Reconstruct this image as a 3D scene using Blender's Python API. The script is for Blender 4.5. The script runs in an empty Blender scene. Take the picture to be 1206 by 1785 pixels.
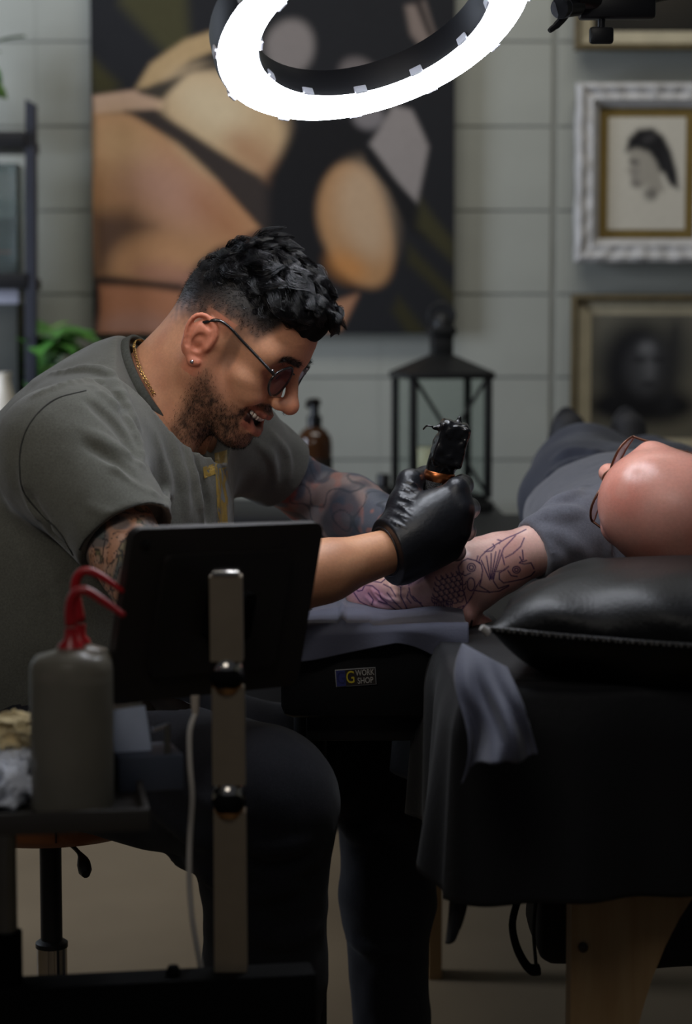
import bpy, bmesh, math, random
import numpy as np
from mathutils import Vector, Matrix, Euler

# ------------------------------------------------------------------ camera, world, lights, exposure
scene = bpy.context.scene
COL = scene.collection
FPX, TILT, CAMZ = 3510.0, math.radians(5.0), 1.11      # focal length in pixels of the 1206x1785 frame
cam_data = bpy.data.cameras.new('camera')
cam_data.sensor_fit = 'VERTICAL'
cam_data.sensor_height = 36.0
cam_data.lens = FPX / 1785.0 * 36.0
cam_data.clip_start = 0.05
cam_data.dof.use_dof = True
cam_data.dof.focus_distance = 2.55
cam_data.dof.aperture_fstop = 3.4
cam = bpy.data.objects.new('camera', cam_data)
COL.objects.link(cam)
cam.location = (0, 0, CAMZ)
cam.rotation_euler = (math.radians(90) - TILT, 0, 0)
scene.camera = cam

world = bpy.data.worlds.new('room_ambient')
scene.world = world
world.use_nodes = True
world.node_tree.nodes['Background'].inputs[0].default_value = (0.80, 0.86, 1.0, 1)
world.node_tree.nodes['Background'].inputs[1].default_value = 0.04

def area_light(name, loc, target, size, size_y, power, color):
    ld = bpy.data.lights.new(name, 'AREA')
    ld.shape = 'RECTANGLE'; ld.size = size; ld.size_y = size_y
    ld.energy = power; ld.color = color
    o = bpy.data.objects.new(name, ld); COL.objects.link(o)
    o.location = loc
    d = Vector(target) - Vector(loc)
    o.rotation_euler = d.to_track_quat('-Z', 'Y').to_euler()
    return o
area_light('ceiling_panel_light', (0.1, 3.7, 2.75), (0.1, 4.9, 1.0), 1.6, 0.5, 15, (1.0, 0.98, 0.92))
area_light('window_daylight', (-2.0, 3.7, 1.35), (-0.75, 5.0, 1.15), 0.8, 1.2, 38, (0.74, 0.83, 1.0))
area_light('front_fill_light', (-0.4, 0.4, 2.75), (-0.2, 2.4, 0.9), 1.0, 1.0, 7, (1.0, 0.95, 0.88))  # added soft fill from above the camera; no fixture known there
sp = bpy.data.lights.new('added_fill_spot', 'SPOT'); sp.energy = 75; sp.color = (1.0, 0.93, 0.84); sp.spot_size = math.radians(24); sp.spot_blend = 1.0; sp.shadow_soft_size = 0.22  # added spot to brighten the head and upper body; no such lamp known
spo = bpy.data.objects.new('added_fill_spot', sp); COL.objects.link(spo); spo.location = (-1.25, 0.3, 2.35)
spo.rotation_euler = (Vector((-0.22, 2.6, 1.12)) - spo.location).to_track_quat('-Z', 'Y').to_euler()

vs = scene.view_settings
vs.view_transform = 'Standard'; vs.look = 'None'; vs.exposure = 0.0; vs.gamma = 1.0
vs.use_curve_mapping = False
scene.cycles.use_denoising = True
scene.cycles.max_bounces = 8
scene.cycles.sample_clamp_indirect = 6.0
# ------------------------------------------------------------------ helpers
rng = np.random.default_rng(7)
random.seed(7)
CT, ST = math.cos(TILT), math.sin(TILT)

def U(px, py, Y):
    """world point at depth Y seen at photograph pixel (px, py)"""
    a = (px - 603.0) / FPX; b = (892.5 - py) / FPX
    dy = CT + b * ST; dz = -ST + b * CT
    t = Y / dy
    return np.array((a * t, Y, CAMZ + dz * t))

def PROJ(P):
    """pixel coordinates of world points (n,3)"""
    P = np.asarray(P, float)
    z = P[..., 2] - CAMZ
    dep = P[..., 1] * CT - z * ST
    up = P[..., 1] * ST + z * CT
    return 603.0 + FPX * P[..., 0] / dep, 892.5 - FPX * up / dep

def lin(r, g, b):
    f = lambda c: (c / 255 / 12.92) if c / 255 <= 0.04045 else ((c / 255 + 0.055) / 1.055) ** 2.4
    return (f(r), f(g), f(b), 1.0)
def linv(c):
    return np.array(lin(*c)[:3])

MATS = {}
def mat(name, rgb, rough=0.6, metal=0.0, spec=0.5, vary=0.08, vscale=20.0, bump=0.0, bscale=200.0,
        attr=False, trans=0.0, coat=0.0, sheen=0.0, sss=0.0, emit=0.0, ior=1.45, rgb2=None, stretch=None, alpha=1.0):
    """procedural material: base colour (or colour attribute) broken up by noise, optional bump"""
    if name in MATS: return MATS[name]
    m = bpy.data.materials.new(name); m.use_nodes = True
    nt = m.node_tree; N = nt.nodes; L = nt.links
    b = N['Principled BSDF']
    tc = N.new('ShaderNodeTexCoord'); mp = N.new('ShaderNodeMapping')
    L.new(tc.outputs['Object'], mp.inputs['Vector'])
    if stretch: mp.inputs['Scale'].default_value = stretch
    nz = N.new('ShaderNodeTexNoise'); nz.inputs['Scale'].default_value = vscale
    nz.inputs['Detail'].default_value = 6.0
    L.new(mp.outputs[0], nz.inputs['Vector'])
    mix = N.new('ShaderNodeMix'); mix.data_type = 'RGBA'
    if attr:
        at = N.new('ShaderNodeVertexColor'); at.layer_name = 'Col'
        mul = N.new('ShaderNodeMix'); mul.data_type = 'RGBA'; mul.blend_type = 'MULTIPLY'
        mul.inputs[0].default_value = 1.0
        rp = N.new('ShaderNodeMapRange')
        rp.inputs[1].default_value = 0.3; rp.inputs[2].default_value = 0.7
        rp.inputs[3].default_value = 1.0 - vary; rp.inputs[4].default_value = 1.0 + vary
        L.new(nz.outputs['Fac'], rp.inputs[0])
        L.new(at.outputs['Color'], mul.inputs[6]); L.new(rp.outputs[0], mul.inputs[7])
        L.new(mul.outputs[2], b.inputs['Base Color'])
    else:
        c = lin(*rgb)
        c2 = lin(*rgb2) if rgb2 else tuple(min(1, x * (1 + vary)) for x in c[:3]) + (1,)
        c1 = c if rgb2 else tuple(x * (1 - vary) for x in c[:3]) + (1,)
        mix.inputs[6].default_value = c1; mix.inputs[7].default_value = c2
        rp = N.new('ShaderNodeMapRange')
        rp.inputs[1].default_value = 0.3; rp.inputs[2].default_value = 0.7
        L.new(nz.outputs['Fac'], rp.inputs[0]); L.new(rp.outputs[0], mix.inputs[0])
        L.new(mix.outputs[2], b.inputs['Base Color'])
    b.inputs['Roughness'].default_value = rough
    b.inputs['Metallic'].default_value = metal
    b.inputs['Specular IOR Level'].default_value = spec
    b.inputs['IOR'].default_value = ior
    if trans: b.inputs['Transmission Weight'].default_value = trans
    if coat: b.inputs['Coat Weight'].default_value = coat; b.inputs['Coat Roughness'].default_value = 0.15
    if sheen: b.inputs['Sheen Weight'].default_value = sheen; b.inputs['Sheen Roughness'].default_value = 0.5
    if sss:
        b.inputs['Subsurface Weight'].default_value = sss
        b.inputs['Subsurface Radius'].default_value = (0.009, 0.004, 0.002)
        b.inputs['Subsurface Scale'].default_value = 1.0
    if emit:
        b.inputs['Emission Color'].default_value = lin(*rgb); b.inputs['Emission Strength'].default_value = emit
    if alpha < 1: b.inputs['Alpha'].default_value = alpha
    if bump:
        bn = N.new('ShaderNodeTexNoise'); bn.inputs['Scale'].default_value = bscale; bn.inputs['Detail'].default_value = 4
        L.new(mp.outputs[0], bn.inputs['Vector'])
        bp = N.new('ShaderNodeBump'); bp.inputs['Strength'].default_value = bump; bp.inputs['Distance'].default_value = 0.002
        L.new(bn.outputs['Fac'], bp.inputs['Height']); L.new(bp.outputs[0], b.inputs['Normal'])
    MATS[name] = m
    return m

def thing(name, label, cat, loc=(0, 0, 0), group=None):
    o = bpy.data.objects.new(name, None); COL.objects.link(o)
    o.empty_display_size = 0.05
    o.location = tuple(float(v) for v in loc)
    tag(o, label, cat, group)
    return o
def tag(o, label, cat, group=None, kind=None):
    o['label'] = label; o['category'] = cat
    if group: o['group'] = group
    if kind: o['kind'] = kind
    return o
def root_loc(o):
    v = Vector(o.location)
    while o.parent is not None:
        o = o.parent
        v = v + Vector(o.location)
    return v
def attach(o, parent):
    """child whose vertices are in world coordinates"""
    if parent is not None:
        o.parent = parent
        o.location = tuple(Vector(o.location) - root_loc(parent))
    return o
def link(name, me, material=None, parent=None, smooth=None, angle=40):
    o = bpy.data.objects.new(name, me); COL.objects.link(o)
    if material is not None:
        me.materials.clear(); me.materials.append(material)
    if smooth: me.shade_smooth()
    elif smooth is None:
        me.shade_smooth(); me.set_sharp_from_angle(angle=math.radians(angle))
    return attach(o, parent)
def mesh_from(name, V, F):
    me = bpy.data.meshes.new(name)
    me.from_pydata([tuple(map(float, v)) for v in V], [], [tuple(map(int, f)) for f in F]); me.update()
    return me
def mesh_np(name, V, Q):
    """fast mesh from numpy arrays, quads or tris"""
    me = bpy.data.meshes.new(name); n = Q.shape[1]
    me.vertices.add(len(V)); me.vertices.foreach_set('co', np.asarray(V, np.float32).ravel())
    me.loops.add(Q.size); me.loops.foreach_set('vertex_index', Q.astype(np.int32).ravel())
    me.polygons.add(len(Q))
    me.polygons.foreach_set('loop_start', np.arange(0, Q.size, n, dtype=np.int32))
    me.polygons.foreach_set('loop_total', np.full(len(Q), n, np.int32))
    me.update(calc_edges=True); me.validate()
    return me
def paint(me, cols):
    at = me.color_attributes.new('Col', 'FLOAT_COLOR', 'POINT')
    c = np.ones((len(me.vertices), 4), np.float32); c[:, :3] = cols
    at.data.foreach_set('color', c.ravel())

def frame_of(d, hint=(0, 0, 1)):
    d = np.asarray(d, float); d = d / np.linalg.norm(d)
    h = np.asarray(hint, float)
    if abs(d @ h) > 0.95: h = np.array((0, 1, 0.)) if abs(d[1]) < 0.9 else np.array((1, 0, 0.))
    s = np.cross(h, d); s /= np.linalg.norm(s)
    return s, np.cross(d, s), d

class MB:
    """collects shapes into one mesh"""
    def __init__(s): s.V = []; s.F = []
    def add(s, V, F):
        n = len(s.V); s.V += [tuple(map(float, v)) for v in V]; s.F += [tuple(int(i) + n for i in f) for f in F]; return s
    def box(s, lo, hi, R=None, c=None, bev=0.0):
        lo = np.array(lo, float); hi = np.array(hi, float)
        bm = bmesh.new(); bmesh.ops.create_cube(bm, size=1.0)
        for v in bm.verts: v.co = Vector(((v.co.x + .5) * (hi[0] - lo[0]) + lo[0], (v.co.y + .5) * (hi[1] - lo[1]) + lo[1], (v.co.z + .5) * (hi[2] - lo[2]) + lo[2]))
        if bev: bmesh.ops.bevel(bm, geom=bm.edges[:], offset=bev, segments=2, affect='EDGES', profile=0.5)
        bm.verts.index_update()
        V = np.array([v.co[:] for v in bm.verts]); F = [[v.index for v in f.verts] for f in bm.faces]; bm.free()
        if R is not None: V = V @ np.asarray(R).T
        if c is not None: V = V + np.asarray(c)
        return s.add(V, F)
    def tube(s, pts, r, seg=12, caps=True, flat=1.0, hint=(0, 0, 1)):
        pts = np.asarray(pts, float); n = len(pts)
        r = np.broadcast_to(np.asarray(r, float), (n,))
        tan = np.gradient(pts, axis=0); V = []; F = []
        sx, sy, _ = frame_of(tan[0], hint)
        for i in range(n):
            t = tan[i] / (np.linalg.norm(tan[i]) + 1e-12)
            sx = sx - t * (sx @ t); sx /= np.linalg.norm(sx); sy = np.cross(t, sx)
            for k in range(seg):
                a = 2 * math.pi * k / seg
                V.append(pts[i] + r[i] * (math.cos(a) * sx * flat + math.sin(a) * sy))
        for i in range(n - 1):
            for k in range(seg):
                F.append((i * seg + k, i * seg + (k + 1) % seg, (i + 1) * seg + (k + 1) % seg, (i + 1) * seg + k))
        if caps:
            F.append(tuple(range(seg))[::-1]); F.append(tuple((n - 1) * seg + k for k in range(seg)))
        return s.add(V, F)
    def cyl(s, a, b, r, r2=None, seg=24):
        return s.tube([a, b], [r, r if r2 is None else r2], seg)
    def lathe(s, prof, c=(0, 0, 0), seg=28, R=None, cap=True):
        V = []; F = []; n = len(prof)
        for (r, z) in prof:
            for k in range(seg):
                a = 2 * math.pi * k / seg; V.append((r * math.cos(a), r * math.sin(a), z))
        for i in range(n - 1):
            for k in range(seg):
                F.append((i * seg + k, i * seg + (k + 1) % seg, (i + 1) * seg + (k + 1) % seg, (i + 1) * seg + k))
        if cap:
            F.append(tuple(range(seg))[::-1]); F.append(tuple((n - 1) * seg + k for k in range(seg)))
        V = np.array(V)
        if R is not None: V = V @ np.asarray(R).T
        return s.add(V + np.asarray(c, float), F)
    def ball(s, c, r, seg=16, rings=10, R=None):
        r = np.broadcast_to(np.asarray(r, float), (3,)); V = []; F = []
        for i in range(1, rings):
            th = math.pi * i / rings
            for k in range(seg):
                a = 2 * math.pi * k / seg
                V.append((math.sin(th) * math.cos(a), math.sin(th) * math.sin(a), math.cos(th)))
        V.append((0, 0, 1)); V.append((0, 0, -1)); t = len(V) - 2
        for i in range(rings - 2):
            for k in range(seg):
                F.append((i * seg + k, (i + 1) * seg + k, (i + 1) * seg + (k + 1) % seg, i * seg + (k + 1) % seg))
        for k in range(seg):
            F.append((t, k, (k + 1) % seg)); F.append((t + 1, (rings - 2) * seg + (k + 1) % seg, (rings - 2) * seg + k))
        V = np.array(V) * r
        if R is not None: V = V @ np.asarray(R).T
        return s.add(V + np.asarray(c, float), F)
    def prism(s, poly, axis_vec, R=None, c=(0, 0, 0)):
        """poly: (n,3) planar outline, extruded along axis_vec"""
        P = np.asarray(poly, float); n = len(P); A = np.asarray(axis_vec, float)
        V = np.vstack([P, P + A])
        if R is not None: V = V @ np.asarray(R).T
        F = [tuple(range(n))[::-1], tuple(range(n, 2 * n))] + [(i, (i + 1) % n, n + (i + 1) % n, n + i) for i in range(n)]
        return s.add(V + np.asarray(c, float), F)
    def build(s, name, material, parent=None, smooth=None, angle=40):
        me = mesh_from(name, s.V, s.F)
        bm = bmesh.new(); bm.from_mesh(me); bmesh.ops.recalc_face_normals(bm, faces=bm.faces[:]); bm.to_mesh(me); bm.free()
        return link(name, me, material, parent, smooth, angle)

def spline(pts, n=40):
    """Catmull-Rom through the points (any dimension)"""
    P = np.asarray(pts, float); m = len(P)
    if m < 3:
        t = np.linspace(0, 1, n)[:, None]; return P[0] * (1 - t) + P[-1] * t
    E = np.vstack([2 * P[0] - P[1], P, 2 * P[-1] - P[-2]])
    out = []
    for t in np.linspace(0, m - 1 - 1e-9, n):
        i = int(t); f = t - i
        a, b, c, d = E[i], E[i + 1], E[i + 2], E[i + 3]
        out.append(0.5 * (2 * b + (c - a) * f + (2 * a - 5 * b + 4 * c - d) * f * f + (3 * b - a - 3 * c + d) * f ** 3))
    return np.array(out)

def sheet(name, fn, nu, nv, material, parent=None, thick=0.0015):
    """cloth or paper: fn(u, v) -> point, a solidified grid"""
    u, v = np.meshgrid(np.linspace(0, 1, nu), np.linspace(0, 1, nv), indexing='ij')
    P = np.array([fn(a, b) for a, b in zip(u.ravel(), v.ravel())])
    gu = np.gradient(P.reshape(nu, nv, 3), axis=0); gv = np.gradient(P.reshape(nu, nv, 3), axis=1)
    nr = np.cross(gu, gv).reshape(-1, 3); nr /= (np.linalg.norm(nr, axis=1, keepdims=True) + 1e-12)
    V = np.vstack([P, P - nr * thick]); k = nu * nv
    F = []
    idx = np.arange(k).reshape(nu, nv)
    a = idx[:-1, :-1].ravel(); b = idx[1:, :-1].ravel(); c = idx[1:, 1:].ravel(); d = idx[:-1, 1:].ravel()
    F = np.vstack([np.stack([a, b, c, d], 1), np.stack([a, d, c, b], 1) + k])
    rim = np.concatenate([idx[:, 0], idx[-1, 1:], idx[-2::-1, -1], idx[0, -2:0:-1]])
    r2 = np.roll(rim, -1)
    F = np.vstack([F, np.stack([rim, rim + k, r2 + k, r2], 1)])
    me = mesh_np(name, V, F)
    return link(name, me, material, parent, True)

# ---- flat print: soft-edged shapes evaluated per vertex
def poly_sd(x, y, poly):
    P = np.asarray(poly, float); n = len(P)
    d = np.full(x.shape, 1e18); s = np.ones(x.shape)
    for i in range(n):
        ax, ay = P[i]; bx, by = P[i - 1]
        ex, ey = bx - ax, by - ay; wx, wy = x - ax, y - ay
        t = np.clip((wx * ex + wy * ey) / (ex * ex + ey * ey + 1e-12), 0, 1)
        dx, dy = wx - ex * t, wy - ey * t
        d = np.minimum(d, dx * dx + dy * dy)
        c1 = y >= ay; c2 = y < by; c3 = ex * wy > ey * wx
        fl = (c1 & c2 & c3) | (~c1 & ~c2 & ~c3)
        s = np.where(fl, -s, s)
    return s * np.sqrt(d)
def ell_sd(x, y, c, r, rot=0):
    ca, sa = math.cos(math.radians(rot)), math.sin(math.radians(rot))
    u = (x - c[0]) * ca + (y - c[1]) * sa; v = -(x - c[0]) * sa + (y - c[1]) * ca
    k0 = np.sqrt((u / r[0]) ** 2 + (v / r[1]) ** 2); k1 = np.sqrt((u / r[0] ** 2) ** 2 + (v / r[1] ** 2) ** 2) + 1e-9
    return k0 * (k0 - 1) / k1
def line_sd(x, y, pts):
    P = np.asarray(pts, float); d = np.full(x.shape, 1e18)
    for (ax, ay), (bx, by) in zip(P[:-1], P[1:]):
        ex, ey = bx - ax, by - ay; wx, wy = x - ax, y - ay
        t = np.clip((wx * ex + wy * ey) / (ex * ex + ey * ey + 1e-12), 0, 1)
        d = np.minimum(d, (wx - ex * t) ** 2 + (wy - ey * t) ** 2)
    return np.sqrt(d)
def over(img, sd, rgb, soft, op=1.0):
    a = np.clip(0.5 - sd / (2 * soft), 0, 1); a = a * a * (3 - 2 * a) * op
    return img * (1 - a[..., None]) + linv(rgb) * a[..., None]
def print_panel(name, corners, nu, nv, fn, material, parent):
    """flat printed panel: corners (tl, tr, bl) in world, fn(u, v) -> linear rgb"""
    tl, tr, bl = [np.asarray(c, float) for c in corners]
    u, v = np.meshgrid(np.linspace(0, 1, nu), np.linspace(0, 1, nv), indexing='ij')
    V = tl + u.reshape(-1, 1) * (tr - tl) + v.reshape(-1, 1) * (bl - tl)
    idx = np.arange(nu * nv).reshape(nu, nv)
    Q = np.stack([idx[:-1, :-1].ravel(), idx[:-1, 1:].ravel(), idx[1:, 1:].ravel(), idx[1:, :-1].ravel()], 1)
    me = mesh_np(name, V, Q); paint(me, fn(u.ravel(), v.ravel()))
    return link(name, me, material, parent, True)

# ---- signed-distance modelling for organic shapes
class Field:
    def __init__(s, lo, hi, h):
        s.h = h; s.lo = np.asarray(lo, np.float64)
        s.n = np.ceil((np.asarray(hi) - s.lo) / h).astype(int) + 1
        s.ax = [(s.lo[i] + h * np.arange(s.n[i])).astype(np.float32) for i in range(3)]
        s.d = np.full(s.n, 0.5, np.float32)
    def win(s, lo, hi):
        sl = []
        for i in range(3):
            a = int(np.clip(math.floor((lo[i] - s.lo[i]) / s.h), 0, s.n[i])); b = int(np.clip(math.ceil((hi[i] - s.lo[i]) / s.h) + 1, 0, s.n[i]))
            sl.append(slice(a, b))
        return tuple(sl), [s.ax[0][sl[0]][:, None, None], s.ax[1][sl[1]][None, :, None], s.ax[2][sl[2]][None, None, :]]
    def comb(s, lo, hi, f, k, op, pad):
        m = pad + k
        w, P = s.win(np.asarray(lo) - m, np.asarray(hi) + m)
        if s.d[w].size == 0: return s
        e = f(P).astype(np.float32); d = s.d[w]
        if op == 'add':
            if k > 0:
                h = np.clip(0.5 + 0.5 * (d - e) / k, 0, 1); s.d[w] = d * (1 - h) + e * h - k * h * (1 - h)
            else: s.d[w] = np.minimum(d, e)
        elif op == 'sub':
            e = -e
            if k > 0:
                h = np.clip(0.5 - 0.5 * (d - e) / k, 0, 1); s.d[w] = d * (1 - h) + e * h + k * h * (1 - h)
            else: s.d[w] = np.maximum(d, e)
        elif op == 'disp': s.d[w] = d + e
        elif op == 'and': s.d[w] = np.maximum(d, e)
        return s
    def cone(s, a, b, ra, rb=None, k=0.01, op='add', pad=0.012):
        a = np.asarray(a, float); b = np.asarray(b, float); rb = ra if rb is None else rb
        R = max(ra, rb); lo = np.minimum(a, b) - R; hi = np.maximum(a, b) + R
        ba = b - a; L = float(ba @ ba) + 1e-12
        def f(P):
            x, y, z = P[0] - a[0], P[1] - a[1], P[2] - a[2]
            t = np.clip((x * ba[0] + y * ba[1] + z * ba[2]) / L, 0, 1)
            return np.sqrt((x - t * ba[0]) ** 2 + (y - t * ba[1]) ** 2 + (z - t * ba[2]) ** 2) - (ra + (rb - ra) * t)
        return s.comb(lo, hi, f, k, op, pad)
    def chain(s, pts, rs, k=0.01, op='add', pad=0.012):
        rs = np.broadcast_to(np.asarray(rs, float), (len(pts),))
        for i in range(len(pts) - 1): s.cone(pts[i], pts[i + 1], rs[i], rs[i + 1], k, op, pad)
        return s
    def ell(s, c, r, k=0.01, op='add', R=None, pad=0.012):
        c = np.asarray(c, float); r = np.broadcast_to(np.asarray(r, float), (3,))
        R = np.eye(3) if R is None else np.asarray(R, float)          # columns = ellipsoid axes
        ext = np.sqrt(((R * r) ** 2).sum(1))
        def f(P):
            x, y, z = P[0] - c[0], P[1] - c[1], P[2] - c[2]
            k0 = 0; k1 = 0
            for i in range(3):
                q = x * R[0, i] + y * R[1, i] + z * R[2, i]
                k0 = k0 + (q / r[i]) ** 2; k1 = k1 + (q / r[i] ** 2) ** 2
            k0 = np.sqrt(k0); return k0 * (k0 - 1) / (np.sqrt(k1) + 1e-6)
        return s.comb(c - ext, c + ext, f, k, op, pad)
    def plane(s, p, nrm, op='and'):
        """keep the side the normal points away from"""
        p = np.asarray(p, float); nrm = np.asarray(nrm, float); nrm = nrm / np.linalg.norm(nrm)
        w, P = s.win(s.lo, s.lo + s.h * s.n)
        e = (P[0] - p[0]) * nrm[0] + (P[1] - p[1]) * nrm[1] + (P[2] - p[2]) * nrm[2]
        s.d = np.maximum(s.d, e.astype(np.float32)); return s
    def at(s, Q):
        """trilinear sample"""
        Q = np.asarray(Q, float); g = (Q - s.lo) / s.h
        i = np.clip(np.floor(g).astype(int), 0, s.n - 2); f = np.clip(g - i, 0, 1)
        r = 0
        for a in (0, 1):
            for b in (0, 1):
                for c in (0, 1):
                    w = (f[..., 0] if a else 1 - f[..., 0]) * (f[..., 1] if b else 1 - f[..., 1]) * (f[..., 2] if c else 1 - f[..., 2])
                    r = r + w * s.d[i[..., 0] + a, i[..., 1] + b, i[..., 2] + c]
        return r
    def hit(s, px, py, y0=None, y1=None, off=0.0):
        """first surface point met by the line of sight of a pixel"""
        y0 = s.ax[1][0] if y0 is None else y0; y1 = s.ax[1][-1] if y1 is None else y1
        ys = np.arange(y0, y1, 0.0015)
        Q = np.array([U(px, py, 1.0)]) ; o = np.array((0, 0, CAMZ)); Q = o + (Q - o) * ys[:, None]
        ins = np.all((Q >= s.lo) & (Q <= s.lo + s.h * (s.n - 1)), axis=1)
        d = np.where(ins, s.at(Q), 1.0)
        j = np.nonzero(d < off)[0]
        if len(j) == 0: return Q[np.argmin(d)]
        return Q[j[0]]
    def mesh(s):
        """naive surface nets"""
        d = s.d; ins = d < 0
        nx, ny, nz = d.shape
        c = ins[:-1, :-1, :-1].astype(np.int8)
        tot = np.zeros((nx - 1, ny - 1, nz - 1), np.int8)
        for a in (0, 1):
            for b in (0, 1):
                for e in (0, 1):
                    tot += ins[a:nx - 1 + a, b:ny - 1 + b, e:nz - 1 + e]
        cells = np.argwhere((tot > 0) & (tot < 8))
        vid = np.full((nx - 1, ny - 1, nz - 1), -1, np.int32)
        vid[cells[:, 0], cells[:, 1], cells[:, 2]] = np.arange(len(cells))
        cor = np.array([(a, b, e) for a in (0, 1) for b in (0, 1) for e in (0, 1)])
        val = np.stack([d[cells[:, 0] + o[0], cells[:, 1] + o[1], cells[:, 2] + o[2]] for o in cor], 1)
        acc = np.zeros((len(cells), 3)); cnt = np.zeros(len(cells))
        for i in range(8):
            for j in range(i + 1, 8):
                if np.abs(cor[i] - cor[j]).sum() != 1: continue
                va, vb = val[:, i], val[:, j]; m = (va < 0) != (vb < 0)
                t = np.where(m, va / np.where(m, va - vb, 1), 0)
                acc += np.where(m[:, None], cor[i] + t[:, None] * (cor[j] - cor[i]), 0); cnt += m
        V = s.lo + s.h * (cells + acc / cnt[:, None])
        Q = []
        for axis in range(3):
            o1, o2 = [(1, 2), (2, 0), (0, 1)][axis]
            sl0 = [slice(None)] * 3; sl1 = [slice(None)] * 3
            sl0[axis] = slice(0, -1); sl1[axis] = slice(1, None)
            for o in (o1, o2):
                sl0[o] = slice(1, -1); sl1[o] = slice(1, -1)
            A = ins[tuple(sl0)]; B = ins[tuple(sl1)]
            E = np.argwhere(A != B); fl = A[E[:, 0], E[:, 1], E[:, 2]]
            E = E.copy(); E[:, o1] += 1; E[:, o2] += 1
            def cell(da, db):
                c = E.copy(); c[:, o1] += da; c[:, o2] += db; return vid[c[:, 0], c[:, 1], c[:, 2]]
            q = np.stack([cell(-1, -1), cell(0, -1), cell(0, 0), cell(-1, 0)], 1)
            q[~fl] = q[~fl][:, ::-1]
            Q.append(q)
        Q = np.vstack(Q); Q = Q[(Q >= 0).all(1)]
        return V, Q
def near_disp(f, terms, band=0.03):
    """add noise relief to a field, near its surface only"""
    j = np.argwhere(np.abs(f.d) < band); P = f.lo + f.h * j
    e = 0
    for amp, scale, seed, st_ in terms: e = e + amp * vnoise(P * np.asarray(st_), scale, seed)
    f.d[j[:, 0], j[:, 1], j[:, 2]] += e.astype(np.float32)
def smooth_mesh(V, Q, it=2, lam=0.5):
    n = len(V); e = np.vstack([Q[:, [0, 1]], Q[:, [1, 2]], Q[:, [2, 3]], Q[:, [3, 0]]])
    deg = np.bincount(e.ravel(), minlength=n).astype(float)
    for _ in range(it):
        acc = np.zeros_like(V)
        for k in range(3):
            acc[:, k] = np.bincount(e[:, 0], V[e[:, 1], k], n) + np.bincount(e[:, 1], V[e[:, 0], k], n)
        V = V + lam * (acc / np.maximum(deg, 1)[:, None] - V)
    return V
def vnormals(V, Q):
    nrm = np.cross(V[Q[:, 2]] - V[Q[:, 0]], V[Q[:, 3]] - V[Q[:, 1]]); out = np.zeros_like(V)
    for i in range(4):
        for k in range(3): out[:, k] += np.bincount(Q[:, i], nrm[:, k], len(V))
    return out / (np.linalg.norm(out, axis=1, keepdims=True) + 1e-12)
def vnoise(P, scale, seed=0):
    """smooth value noise in [-1,1]"""
    P = np.asarray(P) * scale + seed * 17.31; i = np.floor(P).astype(np.int64); f = P - i; f = f * f * (3 - 2 * f)
    r = 0
    for a in (0, 1):
        for b in (0, 1):
            for c in (0, 1):
                h = ((i[..., 0] + a) * 73856093) ^ ((i[..., 1] + b) * 19349663) ^ ((i[..., 2] + c) * 83492791)
                h = (h ^ (h >> 13)) * 1274126177 & 0x7fffffff
                w = (f[..., 0] if a else 1 - f[..., 0]) * (f[..., 1] if b else 1 - f[..., 1]) * (f[..., 2] if c else 1 - f[..., 2])
                r = r + w * (h % 10007) / 10007.0
    return r * 2 - 1
# ------------------------------------------------------------------ the room
WALL_Y = 5.0
m_paint = mat('painted_block', (157, 158, 149), rough=0.75, vary=0.05, vscale=6, bump=0.25, bscale=160)
m_mortar = mat('painted_mortar', (136, 137, 130), rough=0.85, vary=0.06, vscale=12)
m_floor = mat('sealed_floor', (112, 97, 76), rough=0.5, vary=0.10, vscale=2.2, bump=0.1, bscale=60, rgb2=(126, 110, 87))
wall = MB().box((-3.2, WALL_Y, 0), (2.6, WALL_Y + 0.12, 2.85)).build('wall_back', m_mortar); wall['kind'] = 'structure'
# blocks: 0.2 m courses, set from the joints in the photograph
bw, bh, bd = 0.42, 0.2045, 0.030
zj = U(603, 221, WALL_Y)[2]
blk = MB().box((0.0002, 0, 0.0025), (bw - 0.0002, bd, bh - 0.0025), bev=0.0010).build('block', m_paint, smooth=False)
xj = U(965, 400, WALL_Y)[0]                      # the open control joint
first = True
for r in range(-8, 8):
    z = zj + r * bh
    if z < -0.1 or z + bh > 2.9: continue
    for side in (-1, 1):
        for c in range(0, 8 if side < 0 else 5):
            x0 = (xj - 0.008 - (c + 1) * bw) if side < 0 else (xj + 0.008 + c * bw)
            if x0 < -3.2 or x0 + bw > 2.6: continue
            o = blk if first else blk.copy()
            if not first: COL.objects.link(o)
            first = False
            o.location = (x0, WALL_Y - 0.0045, z); attach(o, wall)
floor = MB().box((-3.2, -0.6, -0.05), (2.6, WALL_Y + 0.12, 0)).build('floor', m_floor); floor['kind'] = 'structure'
wl = MB().box((-3.32, 2.0, 0), (-3.2, WALL_Y + 0.12, 2.85)).build('wall_left', m_paint); wl['kind'] = 'structure'
wr = MB().box((2.6, -0.6, 0), (2.72, WALL_Y + 0.12, 2.85)).build('wall_right', m_paint); wr['kind'] = 'structure'
bb = MB().box((-3.2, WALL_Y - 0.04, 0), (2.6, WALL_Y - 0.024, 0.10), bev=0.003).build('baseboard_back', mat('dark_base', (52, 50, 47), 0.6)); bb['kind'] = 'structure'

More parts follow.
